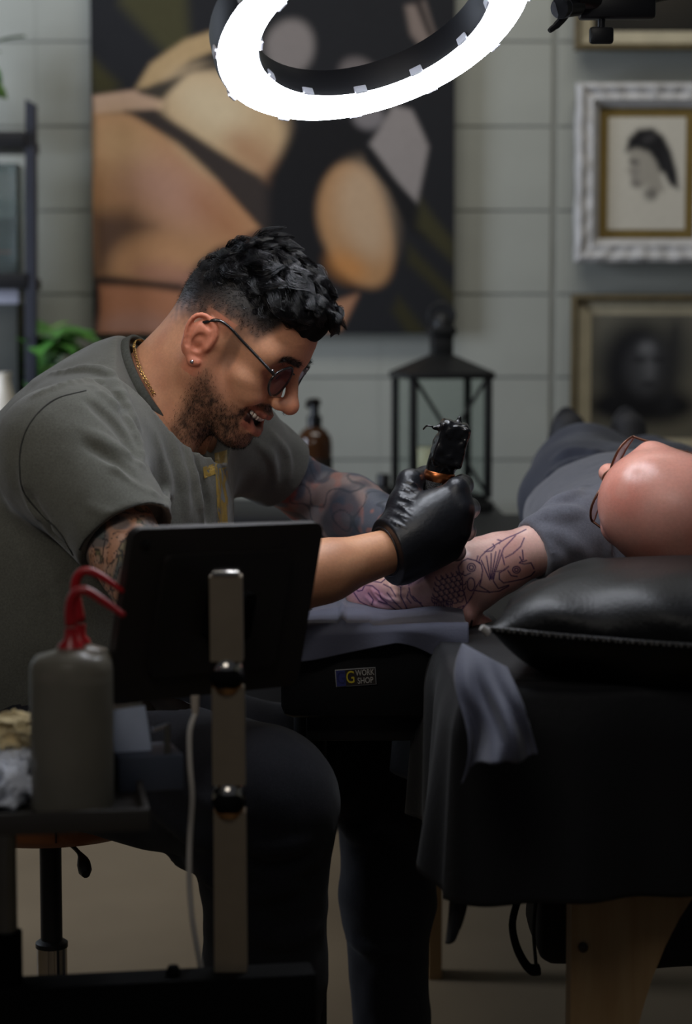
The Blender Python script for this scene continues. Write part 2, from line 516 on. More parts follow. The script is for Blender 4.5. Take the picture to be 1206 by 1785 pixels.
# ---- the big painting
PY = 4.945
m_print = mat('oil_paint_print', (128, 128, 128), rough=0.8, spec=0.15, attr=True, vary=0.04, vscale=80, bump=0.15, bscale=300)
m_edge = mat('canvas_edge', (70, 68, 58), rough=0.8)
tl, tr, bl = U(155, -330, PY), U(795, -330, PY), U(163, 581, PY)
tl[0] = bl[0] = U(160, 300, PY)[0]; tr[0] = U(792, 300, PY)[0]
pt = thing('painting', 'large canvas painting of soft tan and black abstract forms on the block wall', 'painting', (0.5 * (tl[0] + tr[0]), PY, bl[2]))
MB().box((tl[0], PY + 0.002, bl[2]), (tr[0], PY + 0.026, tl[2]), bev=0.002).build('stretcher', m_edge, pt)
def painting(u, v):
    W = tr - tl; P = tl + u[:, None] * W + v[:, None] * (bl - tl)
    x, y = PROJ(P); cx, cy = (x - 150) / .539, y / .539
    cx = cx + 10 * np.sin(cy / 90.0); cy = cy + 8 * np.sin(cx / 110.0)
    im = np.ones((len(u), 3)) * linv((36, 36, 38))
    S = lambda poly, c, s=14, op=1.0: over(im, poly_sd(cx, cy, poly), c, s, op)
    O = lambda c0, r, rot, c, s=20, op=1.0: over(im, ell_sd(cx, cy, c0, r, rot), c, s, op)
    im = S([(100, -400), (260, -400), (350, 150), (280, 190), (110, 20)], (66, 63, 42), 30)
    im = S([(20, 180), (110, 280), (70, 320), (15, 300)], (60, 56, 34), 25)
    im = S([(500, -600), (760, -600), (640, -200), (420, -120)], (120, 100, 84), 60, .7)
    im = S([(160, 295), (215, 215), (330, 130), (445, 85), (445, 150), (345, 195), (265, 262), (200, 292)], (176, 148, 108), 12)
    im = S([(18, 312), (150, 300), (255, 325), (240, 362), (18, 372)], (184, 152, 126), 8)
    im = S([(20, 370), (140, 375), (330, 490), (470, 610), (575, 730), (420, 800), (300, 900), (25, 895)], (178, 132, 94), 14)
    im = O((120, 480), (120, 80), 35, (196, 158, 116), 80, .8)
    im = O((270, 620), (150, 90), 25, (186, 142, 122), 90, .8)
    im = O((430, 690), (110, 50), 40, (160, 108, 76), 70, .7)
    im = S([(20, 690), (150, 690), (230, 740), (140, 800), (60, 890), (20, 890)], (92, 70, 60), 50, .9)
    im = O((205, 850), (120, 65), -8, (196, 146, 106), 50)
    im = O((260, 895), (110, 35), 5, (176, 126, 104), 40, .8)
    im = S([(35, 905), (300, 925), (300, 955), (40, 925)], (66, 50, 42), 12)
    im = S([(35, 925), (300, 950), (260, 1090), (35, 1090)], (182, 124, 92), 14)
    im = O((150, 1060), (110, 40), 0, (186, 140, 122), 40, .8)
    im = O((440, 395), (215, 165), 32, (190, 160, 122), 40)
    im = O((400, 340), (120, 90), 25, (206, 186, 152), 80, .8)
    im = O((540, 500), (110, 55), 40, (160, 116, 84), 60, .7)
    im = S([(230, 280), (330, 240), (430, 190), (445, 215), (340, 230), (290, 280), (240, 330), (170, 310)], (64, 58, 50), 14)
    im = S([(120, 368), (215, 365), (380, 460), (560, 560), (640, 660), (600, 760), (545, 690), (430, 580), (290, 470)], (58, 50, 46), 16)
    im = S([(590, 560), (660, 420), (760, 370), (905, 395), (905, 520), (800, 560), (750, 660), (765, 790), (860, 950), (720, 860), (600, 760)], (30, 29, 30), 30)
    im = O((668, 150), (78, 88), 0, (128, 120, 116), 22)
    im = O((885, 245), (60, 50), 15, (108, 100, 98), 20)
    im = O((905, 385), (50, 40), 0, (122, 116, 116), 18)
    im = S([(1035, 20), (1095, 0), (1145, 120), (1120, 175), (1060, 110)], (126, 112, 104), 14)
    im = S([(1060, 0), (1080, -10), (1135, 110), (1120, 120)], (50, 44, 42), 10)
    im = O((878, 735), (112, 205), -14, (170, 128, 88), 22)
    im = O((905, 690), (80, 150), -14, (186, 158, 128), 60, .85)
    im = O((840, 870), (60, 40), 30, (190, 128, 70), 40, .7)
    im = S([(908, 475), (985, 345), (1045, 355), (1098, 470), (1080, 655), (1000, 590)], (142, 134, 130), 12)
    im = S([(880, 470), (915, 490), (1000, 580), (1085, 665), (1130, 780), (1060, 750), (985, 620), (900, 530)], (30, 29, 30), 12)
    im = S([(1090, 640), (1195, 770), (1195, 850), (1080, 730)], (60, 57, 38), 22)
    im = S([(1050, 790), (1195, 950), (1195, 1000), (1040, 850)], (54, 51, 34), 22)
    im = S([(735, 1000), (870, 960), (815, 1075), (730, 1085)], (160, 116, 88), 14)
    im = S([(1000, 960), (1100, 1080), (1040, 1090), (980, 1010)], (52, 49, 32), 20)
    return im
print_panel('canvas', (tl, tr, bl), 250, 330, painting, m_print, pt)

# ---- framed pictures on the right
def rail(o_lo, o_hi, i_lo, i_hi, y0, y1):
    """four mitred rails between two rectangles (x, z)"""
    out = []
    A = [(o_lo[0], o_lo[1]), (o_hi[0], o_lo[1]), (o_hi[0], o_hi[1]), (o_lo[0], o_hi[1])]
    B = [(i_lo[0], i_lo[1]), (i_hi[0], i_lo[1]), (i_hi[0], i_hi[1]), (i_lo[0], i_hi[1])]
    for i in range(4):
        j = (i + 1) % 4
        out.append([(A[i][0], y1, A[i][1]), (A[j][0], y1, A[j][1]), (B[j][0], y1, B[j][1]), (B[i][0], y1, B[i][1])])
    return out
def carved_rail(q, d, name, material, parent, prof, wav=0.0):
    """moulding along a mitred quad q (outer a->b, inner c<-d); prof = list of (t across, height)"""
    a, b, c, e = [np.array(p, float) for p in q]; n = 60; V = []; F = []
    for i in range(n):
        s = i / (n - 1)
        o = a + (b - a) * s; w = e + (c - e) * s
        for (t, hgt) in prof:
            p = o + (w - o) * t
            hh = hgt + wav * (math.sin(s * 17) * 0.5 + math.sin(s * 43 + 1) * 0.5) * (1 if 0.05 < t < 0.6 else 0)
            p = p + np.array((0, -hh, 0))
            if t == 0 and wav: p = o + (w - o) * (0.035 * math.sin(s * 19) * math.sin(s * 7)) + np.array((0, -hh, 0))
            V.append(p)
    m = len(prof)
    for i in range(n - 1):
        for k in range(m - 1): F.append((i * m + k, i * m + k + 1, (i + 1) * m + k + 1, (i + 1) * m + k))
    MB().add(V, F).build(name, material, parent)
def picture(label, px0, py0, px1, py1, fw, mat_w, fmat, prof, art, wav=0.0, lip=None, Y=4.93):
    a = U(px0, py1, Y); b = U(px1, py0, Y)
    t = thing('framed_picture', label, 'picture', (0.5 * (a[0] + b[0]), Y, a[2]), 'framed pictures on the block wall')
    k = Y / FPX
    olo = (a[0], a[2]); ohi = (b[0], b[2]); ilo = (a[0] + fw * k, a[2] + fw * k); ihi = (b[0] - fw * k, b[2] - fw * k)
    for q in rail(olo, ohi, ilo, ihi, Y, Y): carved_rail(q, 0.02, 'frame_rail', fmat, t, prof, wav)
    MB().box((a[0] + 0.003, Y + 0.001, a[2] + 0.003), (b[0] - 0.003, Y + 0.03, b[2] - 0.003)).build('backing', m_edge, t)
    if lip:
        mw = fw + lip[0]
        for q in rail(ilo, ihi, (a[0] + mw * k, a[2] + mw * k), (b[0] - mw * k, b[2] - mw * k), Y, Y):
            carved_rail(q, 0.01, 'inner_lip', lip[1], t, [(0, 0.012), (0.5, 0.008), (1, 0.003)])
    mm = mat_w
    if mm:
        MB().box((ilo[0], Y - 0.003, ilo[1]), (ihi[0], Y + 0.001, ihi[1])).build('mount_board', mat('ochre_mount', (112, 92, 44), 0.85, vary=0.1), t)
    p = (fw + (lip[0] if lip else 0) + mm)
    c0 = np.array((a[0] + p * k, Y - 0.0035, b[2] - p * k)); c1 = np.array((b[0] - p * k, Y - 0.0035, b[2] - p * k)); c2 = np.array((a[0] + p * k, Y - 0.0035, a[2] + p * k))
    print_panel('drawing', (c0, c1, c2), 120, 150, art, m_print, t)
    return t
def art_profile(u, v):
    x, y = 1057 + u * 139, 212 + v * 181
    im = np.ones((len(u), 3)) * linv((196, 190, 176))
    S = lambda p, c, s=4, op=1.0: over(im, poly_sd(x, y, p), c, s, op)
    O = lambda c0, r, rot, c, s=4, op=1.0: over(im, ell_sd(x, y, c0, r, rot), c, s, op)
    im = S([(1092, 262), (1096, 290), (1090, 298), (1098, 306), (1100, 322), (1112, 328), (1130, 322), (1138, 340), (1160, 330), (1150, 300), (1150, 262), (1120, 250)], (158, 152, 140), 6)
    im = O((1104, 284), (9, 4), 10, (92, 88, 84), 4, .9)
    im = O((1106, 300), (7, 10), 10, (140, 134, 126), 6, .8)
    im = O((1108, 318), (9, 6), 10, (120, 114, 108), 5, .8)
    im = O((1134, 336), (12, 10), 20, (100, 96, 90), 7, .8)
    im = S([(1088, 268), (1093, 246), (1110, 231), (1136, 229), (1156, 242), (1170, 266), (1181, 300), (1185, 328), (1170, 322), (1158, 302), (1150, 300), (1142, 282), (1130, 268), (1110, 262), (1098, 264)], (36, 35, 36), 6)
    im = S([(1154, 262), (1166, 270), (1178, 310), (1168, 316), (1156, 290)], (44, 43, 44), 5)
    im = O((1130, 246), (12, 6), -20, (70, 68, 68), 6, .7)
    return im
def art_dark(u, v):
    x, y = 1028 + u * 208, 540 + v * 238
    im = np.ones((len(u), 3)) * linv((104, 100, 88))
    O = lambda c0, r, rot, c, s=10, op=1.0: over(im, ell_sd(x, y, c0, r, rot), c, s, op)
    im = O((1128, 610), (100, 70), 0, (86, 84, 76), 50)
    im = O((1105, 640), (62, 85), 10, (34, 34, 36), 30)
    im = O((1120, 715), (95, 38), 0, (28, 28, 30), 24)
    im = O((1130, 640), (34, 52), 5, (72, 72, 74), 24)
    im = O((1128, 604), (12, 10), 0, (118, 118, 120), 14, .9)
    im = O((1134, 642), (10, 22), 0, (104, 104, 106), 14, .8)
    im = O((1115, 626), (12, 4), 0, (30, 30, 32), 6, .8)
    im = O((1148, 626), (12, 4), 0, (30, 30, 32), 6, .8)
    im = O((1132, 672), (12, 4), 0, (34, 34, 36), 6, .8)
    im = O((1172, 640), (20, 90), 5, (44, 44, 46), 24, .8)
    return im
def art_night(u, v):
    im = np.ones((len(u), 3)) * linv((40, 38, 34))
    return over(im, ell_sd(u, v, (.5, .5), (.3, .3)), (60, 55, 48), .3)
m_white = mat('chalky_white_frame', (188, 186, 184), 0.7, vary=0.12, vscale=40, bump=0.4, bscale=90)
m_bronze = mat('aged_gilt_frame', (96, 84, 58), 0.5, vary=0.15, vscale=30)
m_cream = mat('cream_frame', (176, 166, 140), 0.6, vary=0.08, vscale=30)
picture('chalky white carved frame with a pencil drawing of a head in profile', 1000, 146, 1254, 458, 41, 16, m_white,
        [(0, 0), (0.02, 0.03), (0.2, 0.036), (0.45, 0.026), (0.7, 0.03), (0.85, 0.018), (1, 0.008)], art_profile, wav=0.004)
picture('cream and brown frame with a dark charcoal portrait, lowest on the right wall', 992, 513, 1270, 800, 12, 0, m_bronze,
        [(0, 0), (0.05, 0.026), (0.6, 0.028), (1, 0.02)], art_dark, lip=(24, m_cream))
picture('gilt and cream frame partly cut off at the top right of the wall', 1000, -210, 1290, 88, 10, 0, m_bronze,
        [(0, 0), (0.05, 0.026), (0.6, 0.028), (1, 0.02)], art_night, lip=(22, m_cream))

# ---- black low cabinet with lantern and bottles
m_black = mat('black_paint', (20, 20, 22), 0.45, vary=0.15)
CY0, CY1 = 4.42, 4.90
zc = U(770, 888, 4.6)[2]
x0, x1 = U(380, 900, 4.6)[0], U(864, 900, 4.6)[0]
cb = thing('low_cabinet', 'low black cabinet by the back wall carrying the lantern and bottles', 'cabinet', (0.5 * (x0 + x1), 4.66, 0))
MB().box((x0, CY0 + .012, 0.06), (x1, CY1, zc - 0.022), bev=0.003).build('body', m_black, cb)
MB().box((x0 - .01, CY0 - .01, zc - 0.022), (x1 + .01, CY1, zc), bev=0.004).build('top', m_black, cb)
MB().box((x0 + .03, CY0 + .04, 0.0), (x1 - .03, CY1 - .02, 0.06)).build('plinth', m_black, cb)
for i in range(2):
    xa = x0 + 0.004 + i * (x1 - x0) / 2; xb = xa + (x1 - x0) / 2 - 0.008
    d = MB().box((xa, CY0 - .004, 0.07), (xb, CY0 + .012, zc - 0.03), bev=0.002).build('door', m_black, cb)
    MB().ball((xb - .03 if i == 0 else xa + .03, CY0 - .015, zc - .2), 0.012).build('knob', mat('dark_steel', (60, 60, 62), 0.35, metal=0.9), d)

m_lant = mat('lantern_black', (24, 25, 26), 0.5, vary=0.2, vscale=60)
m_glass = mat('thin_glass', (235, 240, 238), 0.02, trans=1.0, ior=1.1, vary=0.0)
LY = 4.62; lc = U(768, 885, LY); kx = LY / FPX
lt = thing('lantern', 'tall black metal lantern with a pitched roof and crossed bars on the cabinet', 'lantern', (lc[0], LY, zc))
yaw = math.radians(12); RL = np.array(Matrix.Rotation(yaw, 3, 'Z'))
def LB(name, lo, hi, bev=0.001, m=None, par=None): return MB().box(lo, hi, RL, (lc[0], LY, zc), bev).build(name, m or m_lant, par or lt)
hb = 66 * kx; zt = U(768, 655, LY)[2] - zc
LB('base', (-hb - .012, -hb - .012, 0), (hb + .012, hb + .012, 0.022), .003)
LB('base_rim', (-hb, -hb, 0.022), (hb, hb, 0.036), .002)
for sx in (-1, 1):
    for sy in (-1, 1):
        LB('post', (sx * hb - .008, sy * hb - .008, 0.03), (sx * hb + .008, sy * hb + .008, zt - .004))
for s in (-1, 1):                                   # glass and crossed bars on each face
    LB('pane', (-hb + .008, s * hb - .001, .036), (hb - .008, s * hb + .001, zt - .006), 0, m_glass)
    LB('pane', (s * hb - .001, -hb + .008, .036), (s * hb + .001, hb - .008, zt - .006), 0, m_glass)
    for q in ((-1, 1) if s < 0 else ()):
        zm = 0.5 * (zt + .036); hh = 0.5 * (zt - .036)
        A = np.array((-hb, s * hb, zm - q * hh)) @ RL.T + (lc[0], LY, zc); B = np.array((hb, s * hb, zm + q * hh)) @ RL.T + (lc[0], LY, zc)
        MB().tube([A, B], .0045, 8).build('cross_bar', m_lant, lt)
he = 76 * kx; hn = 17 * kx; zr = U(768, 618, LY)[2] - zc
LB('eave', (-he, -he, zt - .006), (he, he, zt + .008), .002)
rf = [(-he, -he, zt + .008), (he, -he, zt + .008), (he, he, zt + .008), (-he, he, zt + .008)] + [(sx * hn, sy * hn, zr) for sx, sy in ((-1, -1), (1, -1), (1, 1), (-1, 1))]
MB().add(np.array(rf) @ RL.T + (lc[0], LY, zc), [(0, 1, 5, 4), (1, 2, 6, 5), (2, 3, 7, 6), (3, 0, 4, 7), (4, 5, 6, 7), (3, 2, 1, 0)]).build('roof', m_lant, lt)
z2 = U(768, 585, LY)[2] - zc; z3 = U(768, 553, LY)[2] - zc
LB('chimney', (-hn, -hn, zr - .002), (hn, hn, z2))
LB('chimney_cap', (-hn - .006, -hn - .006, z2), (hn + .006, hn + .006, z2 + .02), .003)
MB().lathe([(hn, 0), (hn * .9, .02), (hn * .5, .03), (0.004, .034)], (lc[0], LY, zc + z2 + .02)).build('finial', m_lant, lt)
rg = [(lc[0] + .03 * math.cos(a), LY, zc + z2 + .045 + .03 * math.sin(a)) for a in np.linspace(0, 2 * math.pi, 25)]
MB().tube(rg, .003, 8, caps=False).build('ring_handle', m_lant, lt)
ca = np.array((lc[0] - .03, LY + .0, zc + .036))
cd = thing('pillar_candle', 'cream pillar candle inside the black lantern', 'candle', ca)
MB().lathe([(.034, 0), (.036, .004), (.036, .10), (.033, .106), (.02, .102), (.003, .1)], ca).build('wax', mat('cream_wax', (214, 206, 168), .5, sss=.0), cd)
MB().tube([ca + (0, 0, .1), ca + (0.001, 0, .112)], .0012, 6).build('wick', m_black, cd)

m_amber = mat('amber_glass', (58, 34, 16), 0.08, spec=0.6, vary=0.05)
m_plastic_black = mat('black_plastic', (18, 18, 19), 0.35)
m_label = mat('dark_label', (34, 30, 26), 0.8)
BY = 4.55; bp = U(548, 800, BY); k = BY / FPX
bt = thing('amber_bottle', 'amber glass bottle with a black pump top beside the lantern', 'bottle', (bp[0], BY, zc))
zs = U(548, 752, BY)[2] - zc
MB().lathe([(.02, 0), (30 * k, .003), (31 * k, .012), (31 * k, zs - .03), (29 * k, zs - .012), (20 * k, zs + .004), (12 * k, zs + .010), (11 * k, zs + .02)], (bp[0], BY, zc)).build('glass_body', m_amber, bt)
MB().lathe([(31.3 * k, .02), (31.3 * k, zs - .06)], (bp[0], BY, zc), cap=False).build('label', m_label, bt)
MB().lathe([(13 * k, 0), (13 * k, .022), (9 * k, .024), (8 * k, .03), (8 * k, .045), (11 * k, .046), (11 * k, .060), (5 * k, .063)], (bp[0], BY, zc + zs + .012)).build('pump_cap', m_plastic_black, bt)
MB().tube(spline([(bp[0], BY, zc + zs + .066), (bp[0] - .012, BY - .02, zc + zs + .068), (bp[0] - .014, BY - .04, zc + zs + .058)], 8), .006, 10).build('nozzle', m_plastic_black, bt)
def jar(px, Y, top, r, neck, label, name='dropper_bottle'):
    p = U(px, 860, Y); z = U(px, top, Y)[2] - zc; k = Y / FPX
    t = thing(name, label, 'bottle', (p[0], Y, zc))
    MB().lathe([(r * k * .9, 0), (r * k, .005), (r * k, z * .55), (r * k * .8, z * .66), (neck * k, z * .7)], (p[0], Y, zc)).build('body', m_plastic_black, t)
    MB().lathe([(neck * k * 1.15, z * .7), (neck * k * 1.15, z * .96), (neck * k, z)], (p[0], Y, zc)).build('cap', m_black, t)
jar(668, 4.48, 826, 22, 10, 'short black bottle with a narrow cap between amber bottle and lantern')
jar(640, 4.60, 850, 20, 14, 'squat black jar partly hidden behind the short black bottle', 'squat_jar')
bx = U(838, 880, 4.47)
k = 4.47 / FPX

# ---- black ladder shelf on the left
m_steel = mat('blue_black_steel', (28, 30, 40), 0.5, vary=0.1)
m_shelfwood = mat('dark_walnut', (34, 24, 19), 0.6, vary=0.3, vscale=10, stretch=(1, 8, 8))
SY = 4.72; k = SY / FPX
xr = U(58, 400, SY)[0]
sh = thing('ladder_shelf', 'dark metal ladder shelf with walnut boards at the left of the room', 'shelf', (xr - .4, SY, 0))
ztop = U(58, 182, SY)[2]
for xx in (xr, xr - 0.80):
    MB().prism([(xx - .014, SY - .16, 0), (xx + .014, SY - .16, 0), (xx + .008, SY - .005, ztop), (xx - .014, SY - .005, ztop + .012)], (0, .035, 0)).build('upright', m_steel, sh)
shelf_z = []
for py in (236, 482, 770, 1060):
    z = U(30, py, SY)[2]; shelf_z.append(z)
    MB().box((xr - .80, SY - .02 - .05 * (ztop - z), z - .028), (xr - .012, SY + .19, z), bev=.003).build('shelf_board', m_shelfwood, sh)
    MB().box((xr - .80, SY - .032 - .05 * (ztop - z), z - .03), (xr - .012, SY - .02 - .05 * (ztop - z), z + .006), bev=.001).build('front_bar', m_black, sh)
# things on the shelf
m_clear = mat('clear_acrylic', (170, 178, 174), 0.05, trans=0.9, ior=1.2, vary=0)
m_green = mat('sage_card', (72, 82, 74), 0.7, vary=.1)
zz = shelf_z[1]
t = thing('acrylic_box', 'clear acrylic box with a sage card in it on the ladder shelf', 'box', (xr - .1, SY + .05, zz))
for (lo, hi) in (((-.20, -.05, 0), (-.036, -.046, .26)), ((-.20, .06, 0), (-.036, .064, .26)), ((-.04, -.05, 0), (-.036, .064, .26)), ((-.2, -.05, 0), (-.196, .064, .26))):
    MB().box(lo, hi, c=(xr, SY + .05, zz), bev=.001).build('panel', m_clear, t)
MB().box((-.19, .03, .0), (-.045, .05, .14), c=(xr, SY + .05, zz)).build('card', m_green, t)
MB().box((-.19, .026, .06), (-.07, .03, .066), c=(xr, SY + .05, zz)).build('card_stripe', mat('orange_strip', (150, 90, 60), .7), t)
zz = shelf_z[2]
t = thing('paper_carton', 'grey carton with a pale lid under the second board of the ladder shelf', 'box', (xr - .15, SY + .05, zz))
MB().box((-.26, -.06, 0), (-.038, .06, U(20, 503, SY)[2] - zz), c=(xr, SY + .05, zz), bev=.004).build('carton', mat('grey_card', (58, 60, 56), .7), t)
MB().box((-.262, -.064, U(20, 530, SY)[2] - zz), (-.034, .064, U(20, 501, SY)[2] - zz), c=(xr, SY + .05, zz), bev=.002).build('carton_lid', mat('cool_white_card', (150, 150, 160), .7), t)
def leaf_mesh(L, W, name):
    V = []; F = []; n = 9
    for i in range(n):
        s = i / (n - 1); w = W * math.sin(math.pi * min(1, s * .92 + .06)) ** 0.8 * (1 - .35 * s)
        z = -0.25 * L * s * s
        for t_ in (-1, -.5, 0, .5, 1): V.append((s * L, t_ * w, z + .15 * W * abs(t_)))
    for i in range(n - 1):
        for j in range(4): F.append((i * 5 + j, (i + 1) * 5 + j, (i + 1) * 5 + j + 1, i * 5 + j + 1))
    return mesh_from(name, V, F)
m_leaf = mat('leaf_green', (84, 138, 62), 0.4, vary=0.25, vscale=30)
m_leaf2 = mat('leaf_pale', (130, 170, 90), 0.4, vary=0.25, vscale=30)
lm = leaf_mesh(.09, .032, 'leaf'); lm.materials.append(m_leaf); lm.shade_smooth()
lm2 = leaf_mesh(.075, .028, 'leaf'); lm2.materials.append(m_leaf2); lm2.shade_smooth()
def plant(base, n, h, spread, label, pot=True, seed=1, name='potted_plant', up=True):
    r = random.Random(seed)
    t = thing(name, label, 'plant', base)
    if pot:
        MB().lathe([(.04, 0), (.05, .01), (.06, .08), (.064, .085), (.064, .095), (.056, .095), (.05, .08)], base).build('pot', mat('dark_pot', (48, 46, 44), .6), t)
    stems = MB(); b = np.array(base) + (0, 0, .07 if pot else 0)
    for i in range(n):
        a = r.uniform(0, 2 * math.pi); rr = spread * math.sqrt(r.uniform(0.02, 1)); hh = h * r.uniform(.35, 1)
        tip = b + (rr * math.cos(a), rr * math.sin(a), hh if up else -hh)
        stems.tube(spline([b, (b + tip) / 2 + (0, 0, .03), tip], 6), .0018, 5)
        o = bpy.data.objects.new('leaf', lm if r.random() < .7 else lm2); COL.objects.link(o)
        o.location = tip; o.rotation_euler = (r.uniform(-.5, .5), r.uniform(-.7, .5), a + r.uniform(-.6, .6)); s = r.uniform(.7, 1.25); o.scale = (s, s, s)
        attach(o, t)
    stems.build('stem', m_leaf, t)
pz = shelf_z[2]
pb = U(78, 700, SY); plant((U(62, 700, SY)[0], SY + .06, shelf_z[2]), 40, .19, .075, 'leafy green potted plant behind the tattooist at the ladder shelf', seed=4)
pb = U(-30, 60, SY); plant((U(-75, 150, SY)[0], SY + .05, shelf_z[0] + .0), 14, .14, .07, 'green trailing plant on the top board of the ladder shelf', seed=9)
vz = shelf_z[2]
vb = U(2, 700, SY - .17)
zb = U(2, 752, SY - .17)[2]
v = tag(MB().lathe([(.020, 0), (.032, .004), (.040, .04), (.036, .08), (.022, .12), (.016, .15), (.020, .165), (.016, .165), (.012, .15)], (vb[0], SY - .14, vz)).build('cream_vase', mat('cream_glaze', (196, 188, 172), .4)), 'cream ceramic vase at the left edge of the ladder shelf', 'vase')
# ------------------------------------------------------------------ the tattooist
def rot_cols(fwd, left):
    fwd = np.asarray(fwd, float); fwd /= np.linalg.norm(fwd); left = np.asarray(left, float)
    left = left - fwd * (fwd @ left); left /= np.linalg.norm(left)
    return np.stack([fwd, left, np.cross(fwd, left)], 1)
def smooth01(x, a, b):
    t = np.clip((x - a) / (b - a), 0, 1); return t * t * (3 - 2 * t)
def mixc(c, rgb, a): return c * (1 - a[:, None]) + linv(rgb) * a[:, None]

A_PITCH, A_YAW, A_S = math.radians(33), math.radians(17), 0.97
_f = np.array((math.cos(A_YAW) * math.cos(A_PITCH), -math.sin(A_YAW) * math.cos(A_PITCH), -math.sin(A_PITCH)))
A_R = rot_cols(_f, (math.sin(A_YAW), math.cos(A_YAW), 0))
A_C = U(354, 592, 2.56) - A_R @ (np.array((-0.010, -0.075, -0.012)) * A_S)
def HW(p): return A_C + (np.asarray(p, float) * A_S) @ A_R.T              # head-local -> world
def HL(p): return ((np.asarray(p, float) - A_C) @ A_R) / A_S               # world -> head-local

art = thing('person', 'man with black wavy hair and glasses in a grey t-shirt bending over a tattoo', 'person', (U(80, 1300, 2.6)[0], 2.6, 0.0))

